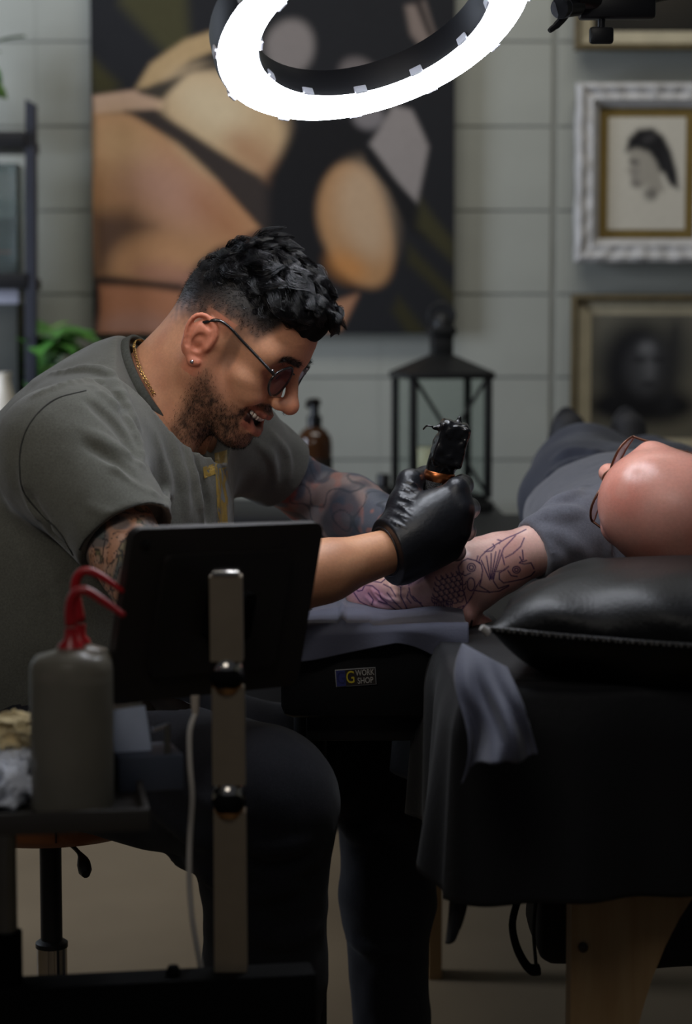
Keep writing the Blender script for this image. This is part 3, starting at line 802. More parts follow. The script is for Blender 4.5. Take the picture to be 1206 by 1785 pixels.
def build_head(h=0.0018, smile=True, neck=None, neck_r=(0.058, 0.064)):
    """head in local axes: x forward, y left, z up, origin between the ears at eye level"""
    f = Field((-0.15, -0.125, -0.235), (0.165, 0.125, 0.145), h)
    f.ell((0.002, 0, 0.034), (0.094, 0.076, 0.078), 0)
    f.ell((0.040, 0, 0.036), (0.061, 0.060, 0.060), 0.02)
    f.ell((0.028, 0, -0.045), (0.060, 0.054, 0.072), 0.02)
    for s in (-1, 1):
        f.cone((-0.004, s * 0.052, -0.052), (0.066, s * 0.016, -0.106), 0.020, 0.016, 0.02)       # jaw
        f.cone((-0.010, s * 0.058, -0.015), (-0.004, s * 0.052, -0.055), 0.020, 0.020, 0.02)
        f.ell((0.058, s * 0.043, -0.026), (0.024, 0.021, 0.018), 0.018)                            # cheekbone
        f.ell((0.070, s * 0.034, -0.043), (0.020, 0.018, 0.017), 0.014)                            # raised cheek
        f.cone((0.090, s * 0.010, 0.021), (0.070, s * 0.050, 0.020), 0.0095, 0.010, 0.016)        # brow
        f.ell((0.060, s * 0.052, 0.014), (0.02, 0.012, 0.02), 0.02)
    f.ell((0.074, 0, -0.109), (0.021, 0.026, 0.017), 0.014)                                        # chin
    f.ell((0.066, 0, -0.070), (0.030, 0.034, 0.034), 0.016)
    for s in (-1, 1): f.ell((0.101, s * 0.031, 0.000), (0.018, 0.019, 0.013), 0.014, 'sub')        # sockets
    f.cone((0.092, 0, 0.014), (0.1165, 0, -0.032), 0.0070, 0.0095, 0.012)                         # nose
    f.ell((0.1165, 0, -0.036), (0.0115, 0.0110, 0.0105), 0.010)
    for s in (-1, 1):
        f.ell((0.1035, s * 0.0115, -0.040), (0.0105, 0.0068, 0.0078), 0.008)
        f.ell((0.1085, s * 0.0068, -0.0475), (0.006, 0.0036, 0.0036), 0.003, 'sub')
        f.ell((0.0765, s * 0.031, -0.001), 0.0135, 0.003)                                          # eye with lids
        f.chain([(0.0865, s * 0.018, 0.000), (0.0885, s * 0.031, 0.0065), (0.080, s * 0.044, 0.000)], 0.0028, 0.003)
        f.chain([(0.0865, s * 0.018, -0.003), (0.0875, s * 0.031, -0.0065), (0.080, s * 0.044, -0.003)], 0.0026, 0.003)
    if smile:
        f.ell((0.098, 0, -0.0765), (0.018, 0.026, 0.0100), 0.004, 'sub')
        for s in (-1, 1):
            f.cone((0.092, s * 0.019, -0.073), (0.078, s * 0.033, -0.062), 0.0058, 0.003, 0.003, 'sub')
            f.chain([(0.0995, s * 0.000, -0.0635), (0.097, s * 0.012, -0.0630), (0.085, s * 0.031, -0.056)], [0.0042, 0.004, 0.003], 0.004)
            f.chain([(0.0965, 0, -0.0900), (0.0935, s * 0.013, -0.0880), (0.083, s * 0.029, -0.070)], [0.0060, 0.0052, 0.0035], 0.004)
            f.chain([(0.094, s * 0.022, -0.046), (0.086, s * 0.036, -0.062), (0.078, s * 0.034, -0.078)], 0.0035, 0.008, 'sub')   # smile fold
    else:
        for s in (-1, 1):
            f.chain([(0.0995, 0, -0.068), (0.096, s * 0.012, -0.068), (0.086, s * 0.024, -0.069)], [0.0045, 0.004, 0.003], 0.004)
            f.chain([(0.098, 0, -0.0785), (0.095, s * 0.012, -0.0775), (0.086, s * 0.022, -0.071)], [0.0055, 0.005, 0.003], 0.004)
        f.chain([(0.086, -0.022, -0.0725), (0.104, 0, -0.0735), (0.086, 0.022, -0.0725)], 0.0012, 0.003, 'sub')
    # ears
    rim = [(.011, -.001), (.014, .013), (.008, .026), (-.005, .031), (-.017, .025), (-.022, .009), (-.019, -.008), (-.012, -.021), (-.004, -.030), (.005, -.027)]
    for s in (-1, 1):
        Y = lambda x: s * (0.0775 - 0.42 * x * (x < 0) - .1 * x * (x > 0))
        E = lambda x, z, o=0: np.array((x - 0.010 - 0.18 * z, Y(x) + s * o, z - 0.014))
        f.ell((-0.014, s * 0.0785, -0.012), (0.0195, 0.0065, 0.031), 0.004, R=rot_cols((0.95, -s * 0.32, -.18), (0.32 * s, 1, 0)))
        f.chain([E(x, z) for x, z in spline(rim, 24)], [0.0030] * 20 + [0.0036, 0.0044, 0.0050, 0.0046], 0.003)
        f.chain([E(x, z, -.001) for x, z in spline([(.006, .016), (-.006, .018), (-.011, .006), (-.009, -.010), (-.001, -.018)], 12)], 0.0026, 0.0025)
        f.ell(E(-.001, -.003, .0055), (0.0095, 0.0085, 0.013), 0.003, 'sub')
        f.chain([E(x, z, .0045) for x, z in spline([(.004, .021), (-.006, .025), (-.0145, .018), (-.0165, .004), (-.013, -.012)], 10)], 0.0030, 0.003, 'sub')
        f.ell(E(.010, -.004, .001), (0.0035, 0.0035, 0.006), 0.003)
        f.ell(E(-.003, -.0285, 0), (0.0062, 0.004, 0.0065), 0.003)
        f.cone((-0.006, s * 0.066, -0.012), E(-.004, .0, -.008), 0.013, 0.011, 0.006)
    if neck is not None:
        for (a, b, ra, rb) in neck: f.cone(a, b, ra, rb, 0.03)
    return f
nb = HL(U(262, 735, 2.66)); nb2 = HL(U(252, 690, 2.66))
hf = build_head(neck=[((-0.022, 0, -0.050), nb, 0.054, 0.064), ((-0.040, 0, -0.022), nb2, 0.046, 0.052),
                      ((0.0, 0.03, -0.085), HL(U(318, 790, 2.70)), 0.026, 0.03), ((0.0, -0.03, -0.085), HL(U(300, 790, 2.62)), 0.026, 0.03)])
hV, hQ = hf.mesh(); hV = smooth_mesh(hV, hQ, 1, 0.4)

def face_colors(V):
    x, y, z = V[:, 0], V[:, 1], V[:, 2]; ay = np.abs(y)
    base = np.ones((len(V), 3)) * linv((212, 154, 120))
    n1 = vnoise(V, 45, 1); n2 = vnoise(V, 400, 2); n3 = vnoise(V, 160, 3)
    base = mixc(base, (176, 112, 88), 0.35 * smooth01(n1, -.3, .8))
    ear = smooth01(ay, .070, .078) * (x < .02) * (z > -.06) * (z < .03)
    base = mixc(base, (206, 122, 96), .75 * ear)
    nose = np.exp(-(((x - .118) / .02) ** 2 + (y / .02) ** 2 + ((z + .038) / .02) ** 2)); base = mixc(base, (196, 116, 92), .5 * nose)
    # hair fade on the sides and nape
    side = smooth01(-x + 0.40 * z, -.052, -.034)
    lim = 0.020 - 0.030 * smooth01(-x, -.02, .09) + .010 * n3
    fade = smooth01(z, lim - .026, lim + .030) * side * (1 - ear)
    burn = smooth01(z, -.040, -.020) * smooth01(-np.abs(x - .027), -.014, -.006) * smooth01(ay, .045, .055)
    fade = np.maximum(fade, .55 * burn * (1 - ear))
    # beard, moustache, brows
    jl = np.interp(x, [-.02, .012, .03, .055, .075, .082, .12], [-.050, -.040, -.052, -.066, -.064, -.088, -.090])
    beard = smooth01(-z, -jl - .010, -jl + .020) * smooth01(x, -.004, .022) * smooth01(z, -.165, -.128)
    must = smooth01(x, .078, .086) * smooth01(-np.abs(z + .0545 + .15 * np.maximum(ay - .01, 0)), -.0105, -.005) * smooth01(-ay, -.036, -.030)
    gote = smooth01(-np.sqrt(((ay - .034) / 1.0) ** 2 + ((z + .076) * .6) ** 2), -.0125, -.005) * smooth01(x, .06, .075)
    hair = np.maximum(np.maximum(beard, must), gote)
    lipm = smooth01(-np.abs(z + .0765 - 6.5 * ay ** 2), -.0190, -.0150) * smooth01(x, .076, .082) * smooth01(-ay, -.034, -.029)
    hair = hair * (1 - .9 * lipm)
    brow = smooth01(-np.abs(z - (.0215 + .10 * (ay - .02) - 4.0 * np.maximum(ay - .04, 0) ** 1.0 * .12)), -.0065, -.003) * smooth01(ay, .010, .016) * smooth01(-ay, -.056, -.050) * smooth01(x, .055, .07)
    c = mixc(base, (58, 53, 52), .90 * fade)
    c = mixc(c, (22, 19, 18), smooth01(z, .030 - .035 * smooth01(-x, .02, .08), .056 - .03 * smooth01(-x, .02, .08)) * side * (1 - ear) * .95)
    global hair_w
    hair_w = hair
    c = mixc(c, (34, 27, 23), np.clip(hair * (.72 + .22 * n3 + .15 * n2), 0, .92))
    c = mixc(c, (24, 19, 17), .9 * brow)
    c = mixc(c, (150, 80, 70), .75 * lipm)
    cav = lipm * smooth01(-x, -.092, -.088) * (np.abs(z + .0765 - 6.5 * ay ** 2) < .0085)
    c = mixc(c, (40, 14, 14), cav)
    eye = smooth01(-np.sqrt((ay - .031) ** 2 + (z + .001) ** 2 * 3), -.012, -.010) * smooth01(x, .0845, .0875)
    return np.clip(c, 0, 1)
headW = HW(hV); headC = face_colors(hV)

# ---- arms
def tattoo_colors(V, base, inks, scale, seed, line=True):
    c = np.ones((len(V), 3)) * linv(base)
    n = vnoise(V, scale, seed); n2 = vnoise(V, scale * 1.9, seed + 1); n3 = vnoise(V, scale * .8, seed + 2)
    for i, (rgb, lo, hi, op) in enumerate(inks):
        q = (n, n2, n3)[i % 3]
        c = mixc(c, rgb, op * smooth01(q, lo, hi))
    if line:
        for q, w in ((n, .07), (n2, .06), (n3, .05)):
            c = mixc(c, (30, 32, 36), .85 * smooth01(-np.abs(q - .12), -w, -w * .3))
    return c
sh_n, el_n, wr_n = U(128, 800, 2.45), U(292, 1080, 2.31), U(680, 960, 2.45)
fa = Field(np.minimum(np.minimum(sh_n, el_n), wr_n) - .1, np.maximum(np.maximum(sh_n, el_n), wr_n) + .1, 0.0025)
fa.cone(sh_n, el_n, 0.054, 0.042, 0.0)
mid = el_n + (wr_n - el_n) * .28 + np.array((0, 0, -.002))
fa.chain([el_n, mid, el_n + (wr_n - el_n) * .70, wr_n], [0.042, 0.046, 0.0345, 0.027], 0.02)
aV, aQ = fa.mesh(); aV = smooth_mesh(aV, aQ, 1)
ax_, ay_ = PROJ(aV)
aC = tattoo_colors(aV, (176, 128, 100), [((96, 100, 74), .0, .25, .8), ((190, 150, 128), .1, .3, .7), ((70, 84, 92), .2, .4, .7)], 55, 3)
fore = smooth01(ax_, 380, 430)
plain = np.ones((len(aV), 3)) * linv((208, 152, 116)); plain = mixc(plain, (168, 112, 84), .4 * smooth01(vnoise(aV, 40, 5), -.3, .7))
aC = aC * (1 - fore[:, None]) + plain * fore[:, None]

sh_f, el_f, wr_f = U(420, 775, 2.84), U(556, 872, 2.93), U(712, 925, 2.76)
fl = Field(np.minimum(np.minimum(sh_f, el_f), wr_f) - .09, np.maximum(np.maximum(sh_f, el_f), wr_f) + .09, 0.0025)
fl.cone(sh_f, el_f, 0.048, 0.043, 0.0)
fl.chain([el_f, el_f + (wr_f - el_f) * .35 + np.array((0, 0, .002)), wr_f], [0.045, 0.047, 0.030], 0.02)
lV, lQ = fl.mesh(); lV = smooth_mesh(lV, lQ, 1)
lC = tattoo_colors(lV, (150, 128, 124), [((84, 96, 112), -.15, .2, .85), ((176, 120, 108), .1, .35, .7), ((60, 68, 82), .15, .4, .8)], 34, 8, False)
redp = vnoise(lV, 28, 14); lx, ly = PROJ(lV)
lC = mixc(lC, (150, 58, 40), .8 * smooth01(redp, .0, .3) * smooth01(-lx, -540, -500))
lC = mixc(lC, (50, 56, 66), .7 * smooth01(-np.abs(vnoise(lV, 38, 21)), -.10, -.03))

# ---- hidden trunk and legs inside the clothes keep the body whole
def trunk(pts, h=0.008):
    P = np.array([p for p, _ in pts]); f = Field(P.min(0) - .16, P.max(0) + .16, h)
    return f
spine = [(U(70, 1275, 2.62), .07), (U(70, 1150, 2.62), .09), (U(150, 930, 2.63), .12), (U(205, 800, 2.64), .095), (U(250, 720, 2.66), .058)]
hipn, kneen, ankn = U(95, 1290, 2.52), U(458, 1402, 2.36), U(460, 1840, 2.42)
hipf, kneef, ankf = U(150, 1290, 2.74), U(668, 1338, 2.80), U(684, 1760, 2.80)
ankn[2] = 0.09; ankf[2] = 0.09
ft = trunk([(p, 0) for p, _ in spine] + [(hipn, 0), (kneen, 0), (ankn, 0), (hipf, 0), (kneef, 0), (ankf, 0)])
ft.chain([p for p, _ in spine], [r for _, r in spine], 0.04)
for s_ in (sh_n, sh_f): ft.cone(spine[3][0], s_, .05, .045, .03)
for a, b, c in ((hipn, kneen, ankn), (hipf, kneef, ankf)):
    ft.cone(spine[0][0], a, .06, .055, .03); ft.chain([a, b, c], [.055, .045, .035], .02)
tV, tQ = ft.mesh()
def join_body(parts, name, material, parent):
    V = []; Q = []; C = []; n = 0
    for v, q, c in parts:
        V.append(v); Q.append(q + n); C.append(np.broadcast_to(c, (len(v), 3))); n += len(v)
    me = mesh_np(name, np.vstack(V), np.vstack(Q)); paint(me, np.vstack(C))
    return link(name, me, material, parent, True)
m_skin = mat('skin_tan', (190, 138, 104), 0.48, attr=True, vary=0.06, vscale=300, bump=0.12, bscale=900, sss=0.12, spec=0.4)
join_body([(headW, hQ, headC), (aV, aQ, aC), (lV, lQ, lC), (tV, tQ, linv((176, 126, 96)))], 'body', m_skin, art)
teeth = MB()
for i in range(-4, 5):
    a = i * 0.25
    c = np.array((0.0925 - 0.022 * (1 - math.cos(a)), 0.0265 * math.sin(a), -0.0700 + 0.0045 * abs(math.sin(a)) ** 2))
    teeth.ball(HW(c), np.array((.0035, .0036, .0056)) * A_S * np.array((1, 1 - .1 * abs(i) / 4, 1)), 10, 8, R=A_R)
teeth.build('teeth', mat('tooth_enamel', (232, 224, 210), .25), art, True)
for s in (-1, 1):
    eb = MB().ball(HW((0.0752, s * 0.031, -0.001)), 0.0122 * A_S, 20, 14).build('eyeball', mat('eye_white', (206, 200, 194), .2), art, True)
    MB().ball(HW((0.0858, s * 0.031, -0.004)), np.array((.0022, .0055, .0055)), 12, 8, R=A_R).build('iris', mat('iris_brown', (38, 24, 16), .1), eb, True)

# ---- hair: solid locks under separate strands
m_hair = mat('black_hair', (11, 10, 12), 0.27, spec=0.5, vary=0.3, vscale=120)
hc = Field((-0.13, -0.10, 0.02), (0.165, 0.10, 0.165), 0.0025)
hc.ell((0.000, 0, 0.044), (0.091, 0.0735, 0.076), 0)
hc.ell((0.045, 0, 0.082), (0.062, 0.057, 0.036), 0.02)
hc.ell((0.076, -0.004, 0.086), (0.028, 0.046, 0.022), 0.016)
hc.ell((0.010, 0, 0.104), (0.058, 0.046, 0.026), 0.02)
w_, P_ = hc.win(hc.lo, hc.lo + hc.h * hc.n)
G = np.stack(np.broadcast_arrays(P_[0] + 0 * P_[1] + 0 * P_[2], P_[1] + 0 * P_[0] + 0 * P_[2], P_[2] + 0 * P_[0] + 0 * P_[1]), -1)
hc.d += (0.0050 * vnoise(G * (1, 1.3, 1), 42, 5) + 0.002 * vnoise(G, 110, 6)).astype(np.float32)
hc.plane((0.06, 0, 0.052), (0.10, 0, -1)); hc.plane((0.0, 0, 0.028), (0.0, 0, -1))
hc.plane((-0.03, 0, 0.030), (-.62, 0, -1))
cV, cQ = hc.mesh(); cV = smooth_mesh(cV, cQ, 1)
hair = link('hair', mesh_np('hair', HW(cV), cQ), mat('hair_underlayer', (14, 13, 14), .8, spec=.2), art, True)
def strands(roots, dirs, lens, r0, curl, npt, seg, rs, gravity=None):
    """tapered curved strands as one mesh"""
    n = len(roots); t = np.linspace(0, 1, npt)
    a = rs.uniform(0, 6.28, (n, 1)); b = rs.normal(0, 1, (n, 3)); b -= dirs * (b * dirs).sum(1, keepdims=True); b /= np.linalg.norm(b, axis=1, keepdims=True) + 1e-9
    c = np.cross(dirs, b)
    P = roots[:, None] + dirs[:, None] * (lens[:, None, None] * t[None, :, None])
    ph = a + t[None] * 3.2
    P = P + (b[:, None] * (np.cos(ph) - np.cos(a))[..., None] + c[:, None] * (np.sin(ph) - np.sin(a))[..., None]) * (curl * lens)[:, None, None]
    if gravity is not None: P = P + gravity[None, None] * (t[None, :, None] ** 2 * lens[:, None, None])
    T = np.gradient(P, axis=1); T /= np.linalg.norm(T, axis=2, keepdims=True) + 1e-12
    S = b[:, None] - T * (T * b[:, None]).sum(2, keepdims=True); S /= np.linalg.norm(S, axis=2, keepdims=True) + 1e-9
    N2 = np.cross(T, S); rr = (r0 * (1 - .85 * t ** 1.5))[None, :, None]
    V = np.stack([P + rr * (math.cos(6.2832 * k / seg) * S + math.sin(6.2832 * k / seg) * N2) for k in range(seg)], 2).reshape(-1, 3)
    base = (np.arange(n)[:, None, None] * npt + np.arange(npt - 1)[None, :, None]) * seg
    k = np.arange(seg)[None, None]; k2 = (k + 1) % seg
    Q = np.stack([base + k, base + k2, base + seg + k2, base + seg + k], -1).reshape(-1, 4)
    return V, Q
rs = np.random.default_rng(3)
cN = vnormals(cV, cQ)
ok = np.nonzero((cN[:, 2] > -.15) & (cV[:, 2] > .062) & (cV[:, 0] > -.10))[0]
def locks(n, per, seed, zone, lo, hi, rad, thin):
    """wavy locks combed forward: every lock is a bundle of strands along one curve"""
    r_ = np.random.default_rng(seed); idx = r_.choice(zone, n); Vs = []; Qs = []; off = 0
    for i in idx:
        p, nr = cV[i], cN[i]
        fl_ = np.array((1.0, 0.2 * r_.normal(), 0.10)) + r_.normal(0, .16, 3)
        tg = fl_ - nr * (fl_ @ nr); tg /= np.linalg.norm(tg); sd_ = np.cross(nr, tg)
        L = r_.uniform(lo, hi) * float(np.interp(p[0], [.03, .09], [1, .62])); a0 = r_.uniform(-.5, .5); t = np.linspace(0, 1, 9)[:, None]
        bend = r_.uniform(-.35, .35); rise = r_.uniform(.10, .30)
        path = p - nr * .004 + L * (tg * t + nr * (rise * np.sin(t * 2.6)) + sd_ * (bend * t * t + .10 * np.sin(t * 7 + a0)))
        k = np.arange(per); rr = rad * np.sqrt((k + .5) / per); an = k * 2.4
        for q in range(per):
            env = (.75 + .5 * np.sin(math.pi * t)) * (1 - .75 * t ** 3)
            ofs = (sd_ * math.cos(an[q]) * 1.25 + nr * math.sin(an[q]) * .8) * rr[q] * env
            pp = path + ofs + r_.normal(0, .0004, 3) + tg * L * r_.uniform(-.06, .10) * t
            T = np.gradient(pp, axis=0); T /= np.linalg.norm(T, axis=1, keepdims=True)
            S_ = np.cross(T, nr); S_ /= np.linalg.norm(S_, axis=1, keepdims=True) + 1e-9; N_ = np.cross(S_, T)
            w = thin * (1 - .7 * t ** 2)
            Vs.append(np.stack([pp + w * (math.cos(2.0944 * m) * S_ + math.sin(2.0944 * m) * N_) for m in range(3)], 1).reshape(-1, 3))
            base = (off + np.arange(8))[:, None] * 3; m = np.arange(3)[None]; m2 = (m + 1) % 3
            Qs.append(np.stack([base + m, base + m2, base + 3 + m2, base + 3 + m], -1).reshape(-1, 4)); off += 9
    return np.vstack(Vs), np.vstack(Qs)
ok = np.nonzero((cN[:, 2] > .05) & (cV[:, 2] > .070) & (cV[:, 0] > -.075))[0]
sV, sQ = locks(150, 52, 3, ok, .030, .052, .0062, .00036)
link('hair_strands', mesh_np('hair_strands', HW(sV), sQ), m_hair, hair, True)['kind'] = 'stuff'
ok2 = np.nonzero((cN[:, 2] > -.4) & (cV[:, 2] > .050) & (cV[:, 2] < .095) & (cV[:, 0] < .09))[0]
sV, sQ = locks(200, 22, 4, ok2, .014, .024, .0050, .00030)
link('hair_strands', mesh_np('hair_strands', HW(sV), sQ), m_hair, hair, True)['kind'] = 'stuff'
# short hair of the fade and the beard
hN = vnormals(hV, hQ)
def short_hair(name, mask, n, ln, r, lean, mat_, parent, seed):
    r_ = np.random.default_rng(seed); p = mask / mask.sum(); j = r_.choice(len(hV), n, p=p)
    d = hN[j] * .7 + np.asarray(lean) + r_.normal(0, .3, (n, 3)); d /= np.linalg.norm(d, axis=1, keepdims=True)
    V, Q = strands(hV[j] - hN[j] * .0005, d, ln * r_.uniform(.6, 1.3, n), r, np.full(n, .15), 4, 3, r_)
    o = link(name, mesh_np(name, HW(V), Q), mat_, parent, True); o['kind'] = 'stuff'; return o
x, y, z = hV.T; ayy = np.abs(y)
dark = 1 - headC.sum(1) / headC.sum(1).max()
bm_ = np.where(z < -.036, hair_w, 0) ** 1.2
short_hair('beard', bm_, 6000, .0038, .00019, (0.25, 0, -1.1), m_hair, art, 5)
fm_ = ((dark > .62) & (z > .0) & (x < .06) & (ayy > .02)).astype(float) * np.clip((z + .01) * 20, 0.05, 1)
short_hair('faded_side_hair', fm_, 9000, .0042, .00019, (-.25, 0, -.5), m_hair, hair, 6)
em_ = ((dark > .80) & (z > .010) & (z < .032) & (x > .066) & (ayy > .009)).astype(float)
if em_.sum() > 10: short_hair('eyebrows', em_, 320, .007, .00028, (-.2, 0, .25), m_hair, art, 7)

# ---- glasses, earring, necklace
m_frame = mat('dark_tortoise', (26, 24, 24), 0.2, coat=0.5)
m_lens = mat('tinted_lens', (196, 174, 190), 0.03, trans=0.95, ior=1.12, vary=0)
m_silver = mat('polished_steel', (200, 200, 204), 0.15, metal=1.0)
m_gold = mat('gold', (196, 160, 96), 0.22, metal=1.0)
gl = MB(); GX, GZ, GR = 0.0995, -0.0065, 0.0272
def lens_pt(s, a, r=1.0, dx=0): return HW((GX + dx - 0.006 * abs(math.cos(a) * r) ** 2 * (1 if math.cos(a) > 0 else 0), s * (0.0365 + r * GR * math.cos(a)), GZ + r * 0.0222 * math.sin(a)))
glo = None
for s in (-1, 1):
    ring = [lens_pt(s, a) for a in np.linspace(0, 2 * math.pi, 37)]
    o = MB().tube(ring, .0017, 8, caps=False).build('spectacle_rim', m_frame, art, True)
    V = [lens_pt(s, a, .97) for a in np.linspace(0, 2 * math.pi, 33)[:-1]]; nn = _f * .0012
    MB().prism(V, nn).build('spectacle_lens', m_lens, o)
    hinge = lens_pt(s, math.radians(25) , 1.12); ear = HW((0.000, s * 0.0785, 0.0225)); tip = HW((-0.024, s * 0.080, 0.004))
    if s < 0: pass
    MB().tube(spline([lens_pt(s, math.radians(18), 1.0), HW((GX - .012, s * .068, GZ + .010)), ear * .55 + hinge * .45, ear, tip], 26), [.0022] * 8 + [.0019] * 12 + [.0024] * 6, 8).build('spectacle_temple', m_frame, o, True)
    MB().ball(HW((GX - .010, s * .066, GZ + .0105)), .0028, 8, 6).build('spectacle_hinge', m_silver, o, True)
MB().tube(spline([lens_pt(-1, math.radians(150)), HW((GX + .003, 0, GZ + .013)), lens_pt(1, math.radians(150))], 10), .0015, 8).build('spectacle_bridge', m_frame, art, True)
er = HW((-0.005, -0.083, -0.043)); MB().ball(er, .0028, 12, 8).build('ear_stud', m_silver, art, True)
# ------------------------------------------------------------------ the tattooist's clothes
def halfcyl(f, c, axis, R, depth, k=0.004):
    """cut away a drum of radius R that starts at plane c and runs along axis"""
    c = np.asarray(c, float); a = np.asarray(axis, float); a = a / np.linalg.norm(a)
    def g(P):
        x, y, z = P[0] - c[0], P[1] - c[1], P[2] - c[2]
        t = x * a[0] + y * a[1] + z * a[2]
        rad = np.sqrt(np.maximum((x - t * a[0]) ** 2 + (y - t * a[1]) ** 2 + (z - t * a[2]) ** 2, 0)) - R
        return np.maximum(np.maximum(rad, -t), t - depth)
    e = c + a * depth
    return f.comb(np.minimum(c, e) - R, np.maximum(c, e) + R, g, k, 'sub', 0.01)
def fold(f, pts, r=0.006, k=0.014, op='add', sink=0.004, y0=None, y1=None, n=9):
    P = [f.hit(px, py, y0, y1) for px, py in spline(pts, n)]
    P = [p + np.array((0, sink, 0)) for p in P]
    rr = r * np.sin(np.linspace(.35, math.pi - .35, n))
    f.chain(P, rr, k, op)
def fieldgrid(f):
    P = [f.ax[0][:, None, None], f.ax[1][None, :, None], f.ax[2][None, None, :]]
    return np.stack(np.broadcast_arrays(P[0] + 0 * P[1] + 0 * P[2], P[1] + 0 * P[0] + 0 * P[2], P[2] + 0 * P[0] + 0 * P[1]), -1)

T_lo = np.array((U(-170, 900, 2.6)[0], 2.28, U(0, 1262, 2.6)[2])); T_hi = np.array((U(560, 700, 2.8)[0], 2.98, U(0, 560, 2.6)[2]))
ts = Field(T_lo, T_hi, 0.0034)
ts.chain([U(72, 1290, 2.62), U(74, 1120, 2.62), U(122, 960, 2.63), U(170, 832, 2.64), U(208, 748, 2.65), U(240, 692, 2.655)],
         [.165, .168, .172, .150, .112, .078], 0.03)
ts.cone(U(190, 770, 2.60), U(116, 795, 2.455), .095, .084, 0.04)
ts.cone(U(240, 752, 2.70), U(400, 778, 2.82), .085, .068, 0.04)
ts.ell(U(285, 900, 2.68), (.095, .15, .15), 0.05)
hem_n = U(224, 936, 2.372); ax_n = el_n - sh_n; ax_n = ax_n / np.linalg.norm(ax_n)
ts.cone(U(116, 795, 2.455), hem_n + ax_n * .02, .086, .058, 0.02)
hem_f = U(488, 828, 2.885); ax_f = el_f - sh_f; ax_f = ax_f / np.linalg.norm(ax_f)
ts.cone(sh_f, hem_f + ax_f * .02, .066, .054, 0.02)
for pts, r in (([(150, 640), (186, 655), (214, 700), (240, 750)], .006), ([(160, 676), (205, 716), (236, 765), (250, 810)], .006), ([(140, 752), (200, 782), (250, 815)], .006),
               ([(190, 815), (232, 838), (278, 868)], .005), ([(88, 650), (150, 645), (205, 655)], .006), ([(60, 690), (120, 668), (170, 665)], .004),
               ([(38, 804), (58, 880), (104, 930)], .006), ([(324, 785), (340, 850), (356, 915)], .006), ([(352, 765), (372, 840), (380, 905)], .005),
               ([(300, 770), (316, 840), (322, 900)], .006), ([(268, 760), (285, 830), (292, 890)], .005), ([(440, 770), (470, 800), (480, 850)], .005), ([(470, 755), (498, 795), (500, 840)], .004),
               ([(20, 930), (60, 1010), (80, 1100)], .005), ([(70, 950), (100, 1030), (110, 1120)], .004), ([(150, 880), (190, 900), (240, 905)], .003)):
    fold(ts, pts, r * 1.1, .008, 'add', .0045)
for pts in ([(165, 660), (205, 695), (230, 745)], [(155, 700), (205, 745), (240, 800)], [(150, 775), (210, 810), (262, 845)], [(45, 860), (80, 920), (125, 965)], [(338, 790), (358, 860), (366, 910)]):
    fold(ts, pts, .004, .010, 'sub', 0.0)
near_disp(ts, [(.0035, 13, 31, (1, 1, .6)), (.0012, 45, 32, (1, 1, 1))])
col_c = U(266, 680, 2.655); col_d1 = np.array((0.513, 0, -0.858)); col_d2 = np.array((0.22, 0.975, 0.02)); col_d2 -= col_d1 * (col_d1 @ col_d2); col_d2 /= np.linalg.norm(col_d2)
col_n = np.cross(col_d1, col_d2)
if col_n[2] < 0: col_n = -col_n
halfcyl(ts, col_c + col_n * .004, col_n, .13, .15)
halfcyl(ts, col_c - col_n * .02, col_n, .066, .05)
halfcyl(ts, hem_n, ax_n, .11, .14, .003); halfcyl(ts, hem_n - ax_n * .02, ax_n, .0525, .05, .003)
halfcyl(ts, hem_f, ax_f, .10, .14, .003); halfcyl(ts, hem_f - ax_f * .02, ax_f, .0485, .05, .003)
sv, sq = ts.mesh(); sv = smooth_mesh(sv, sq, 1, .4)
m_shirt = mat('heather_grey_cotton', (92, 92, 85), 0.9, vary=0.16, vscale=420, bump=0.35, bscale=1400, sheen=0.25, spec=0.2)
shirt = link('t_shirt', mesh_np('t_shirt', sv, sq), m_shirt, art, True)
m_rib = mat('grey_rib_knit', (74, 75, 70), 0.95, vary=0.2, vscale=300, bump=0.4, bscale=900, spec=0.2)
ring = [col_c + col_n * .006 + col_d1 * .0735 * math.cos(a) + col_d2 * .0705 * math.sin(a) for a in np.linspace(0, 2 * math.pi, 61)]
def band(path, nrm, half, th, name, material, parent, outward):
    """flat ribbon loop with thickness"""
    mb = MB(); P = np.array(path); V = []; n = len(P)
    for i in range(n):
        o = outward(P[i])
        for a, b in ((-half, 0), (half, -th * .3), (half, th * .6), (-half, th)): V.append(P[i] + nrm * a + o * b)
    F = [(i * 4 + k, i * 4 + (k + 1) % 4, (i + 1) * 4 + (k + 1) % 4, (i + 1) * 4 + k) for i in range(n - 1) for k in range(4)]
    mb.add(V, F); return mb.build(name, material, parent, True)
def out_c(p): v = p - col_c; v = v - col_n * (v @ col_n); return v / np.linalg.norm(v)
band(ring, col_n, .0085, .0045, 'collar', m_rib, shirt, out_c)
def surf_tube(f, pts, r, n, lift=0.0, y0=None, y1=None):
    return [f.hit(px, py, y0, y1) + np.array((0, lift, 0)) for px, py in spline(pts, n)]
m_seam = mat('dark_seam_thread', (46, 46, 43), .95)  # dark thread colour for the armhole seam and hem stitch
MB().tube(surf_tube(ts, [(150, 681), (95, 697), (57, 732), (38, 774), (35, 820), (42, 858), (72, 896), (103, 926), (128, 968)], 0, 50, -.0006), .0012, 6).build('armhole_seam', m_seam, shirt, True)
MB().tube(surf_tube(ts, [(138, 958), (150, 938), (182, 908), (222, 886), (258, 876), (286, 880)], 0, 40, -.0004), .0008, 6).build('sleeve_hem_stitch', m_seam, shirt, True)
m_goldprint = mat('gold_print', (150, 124, 58), .6, vary=.25, vscale=60)
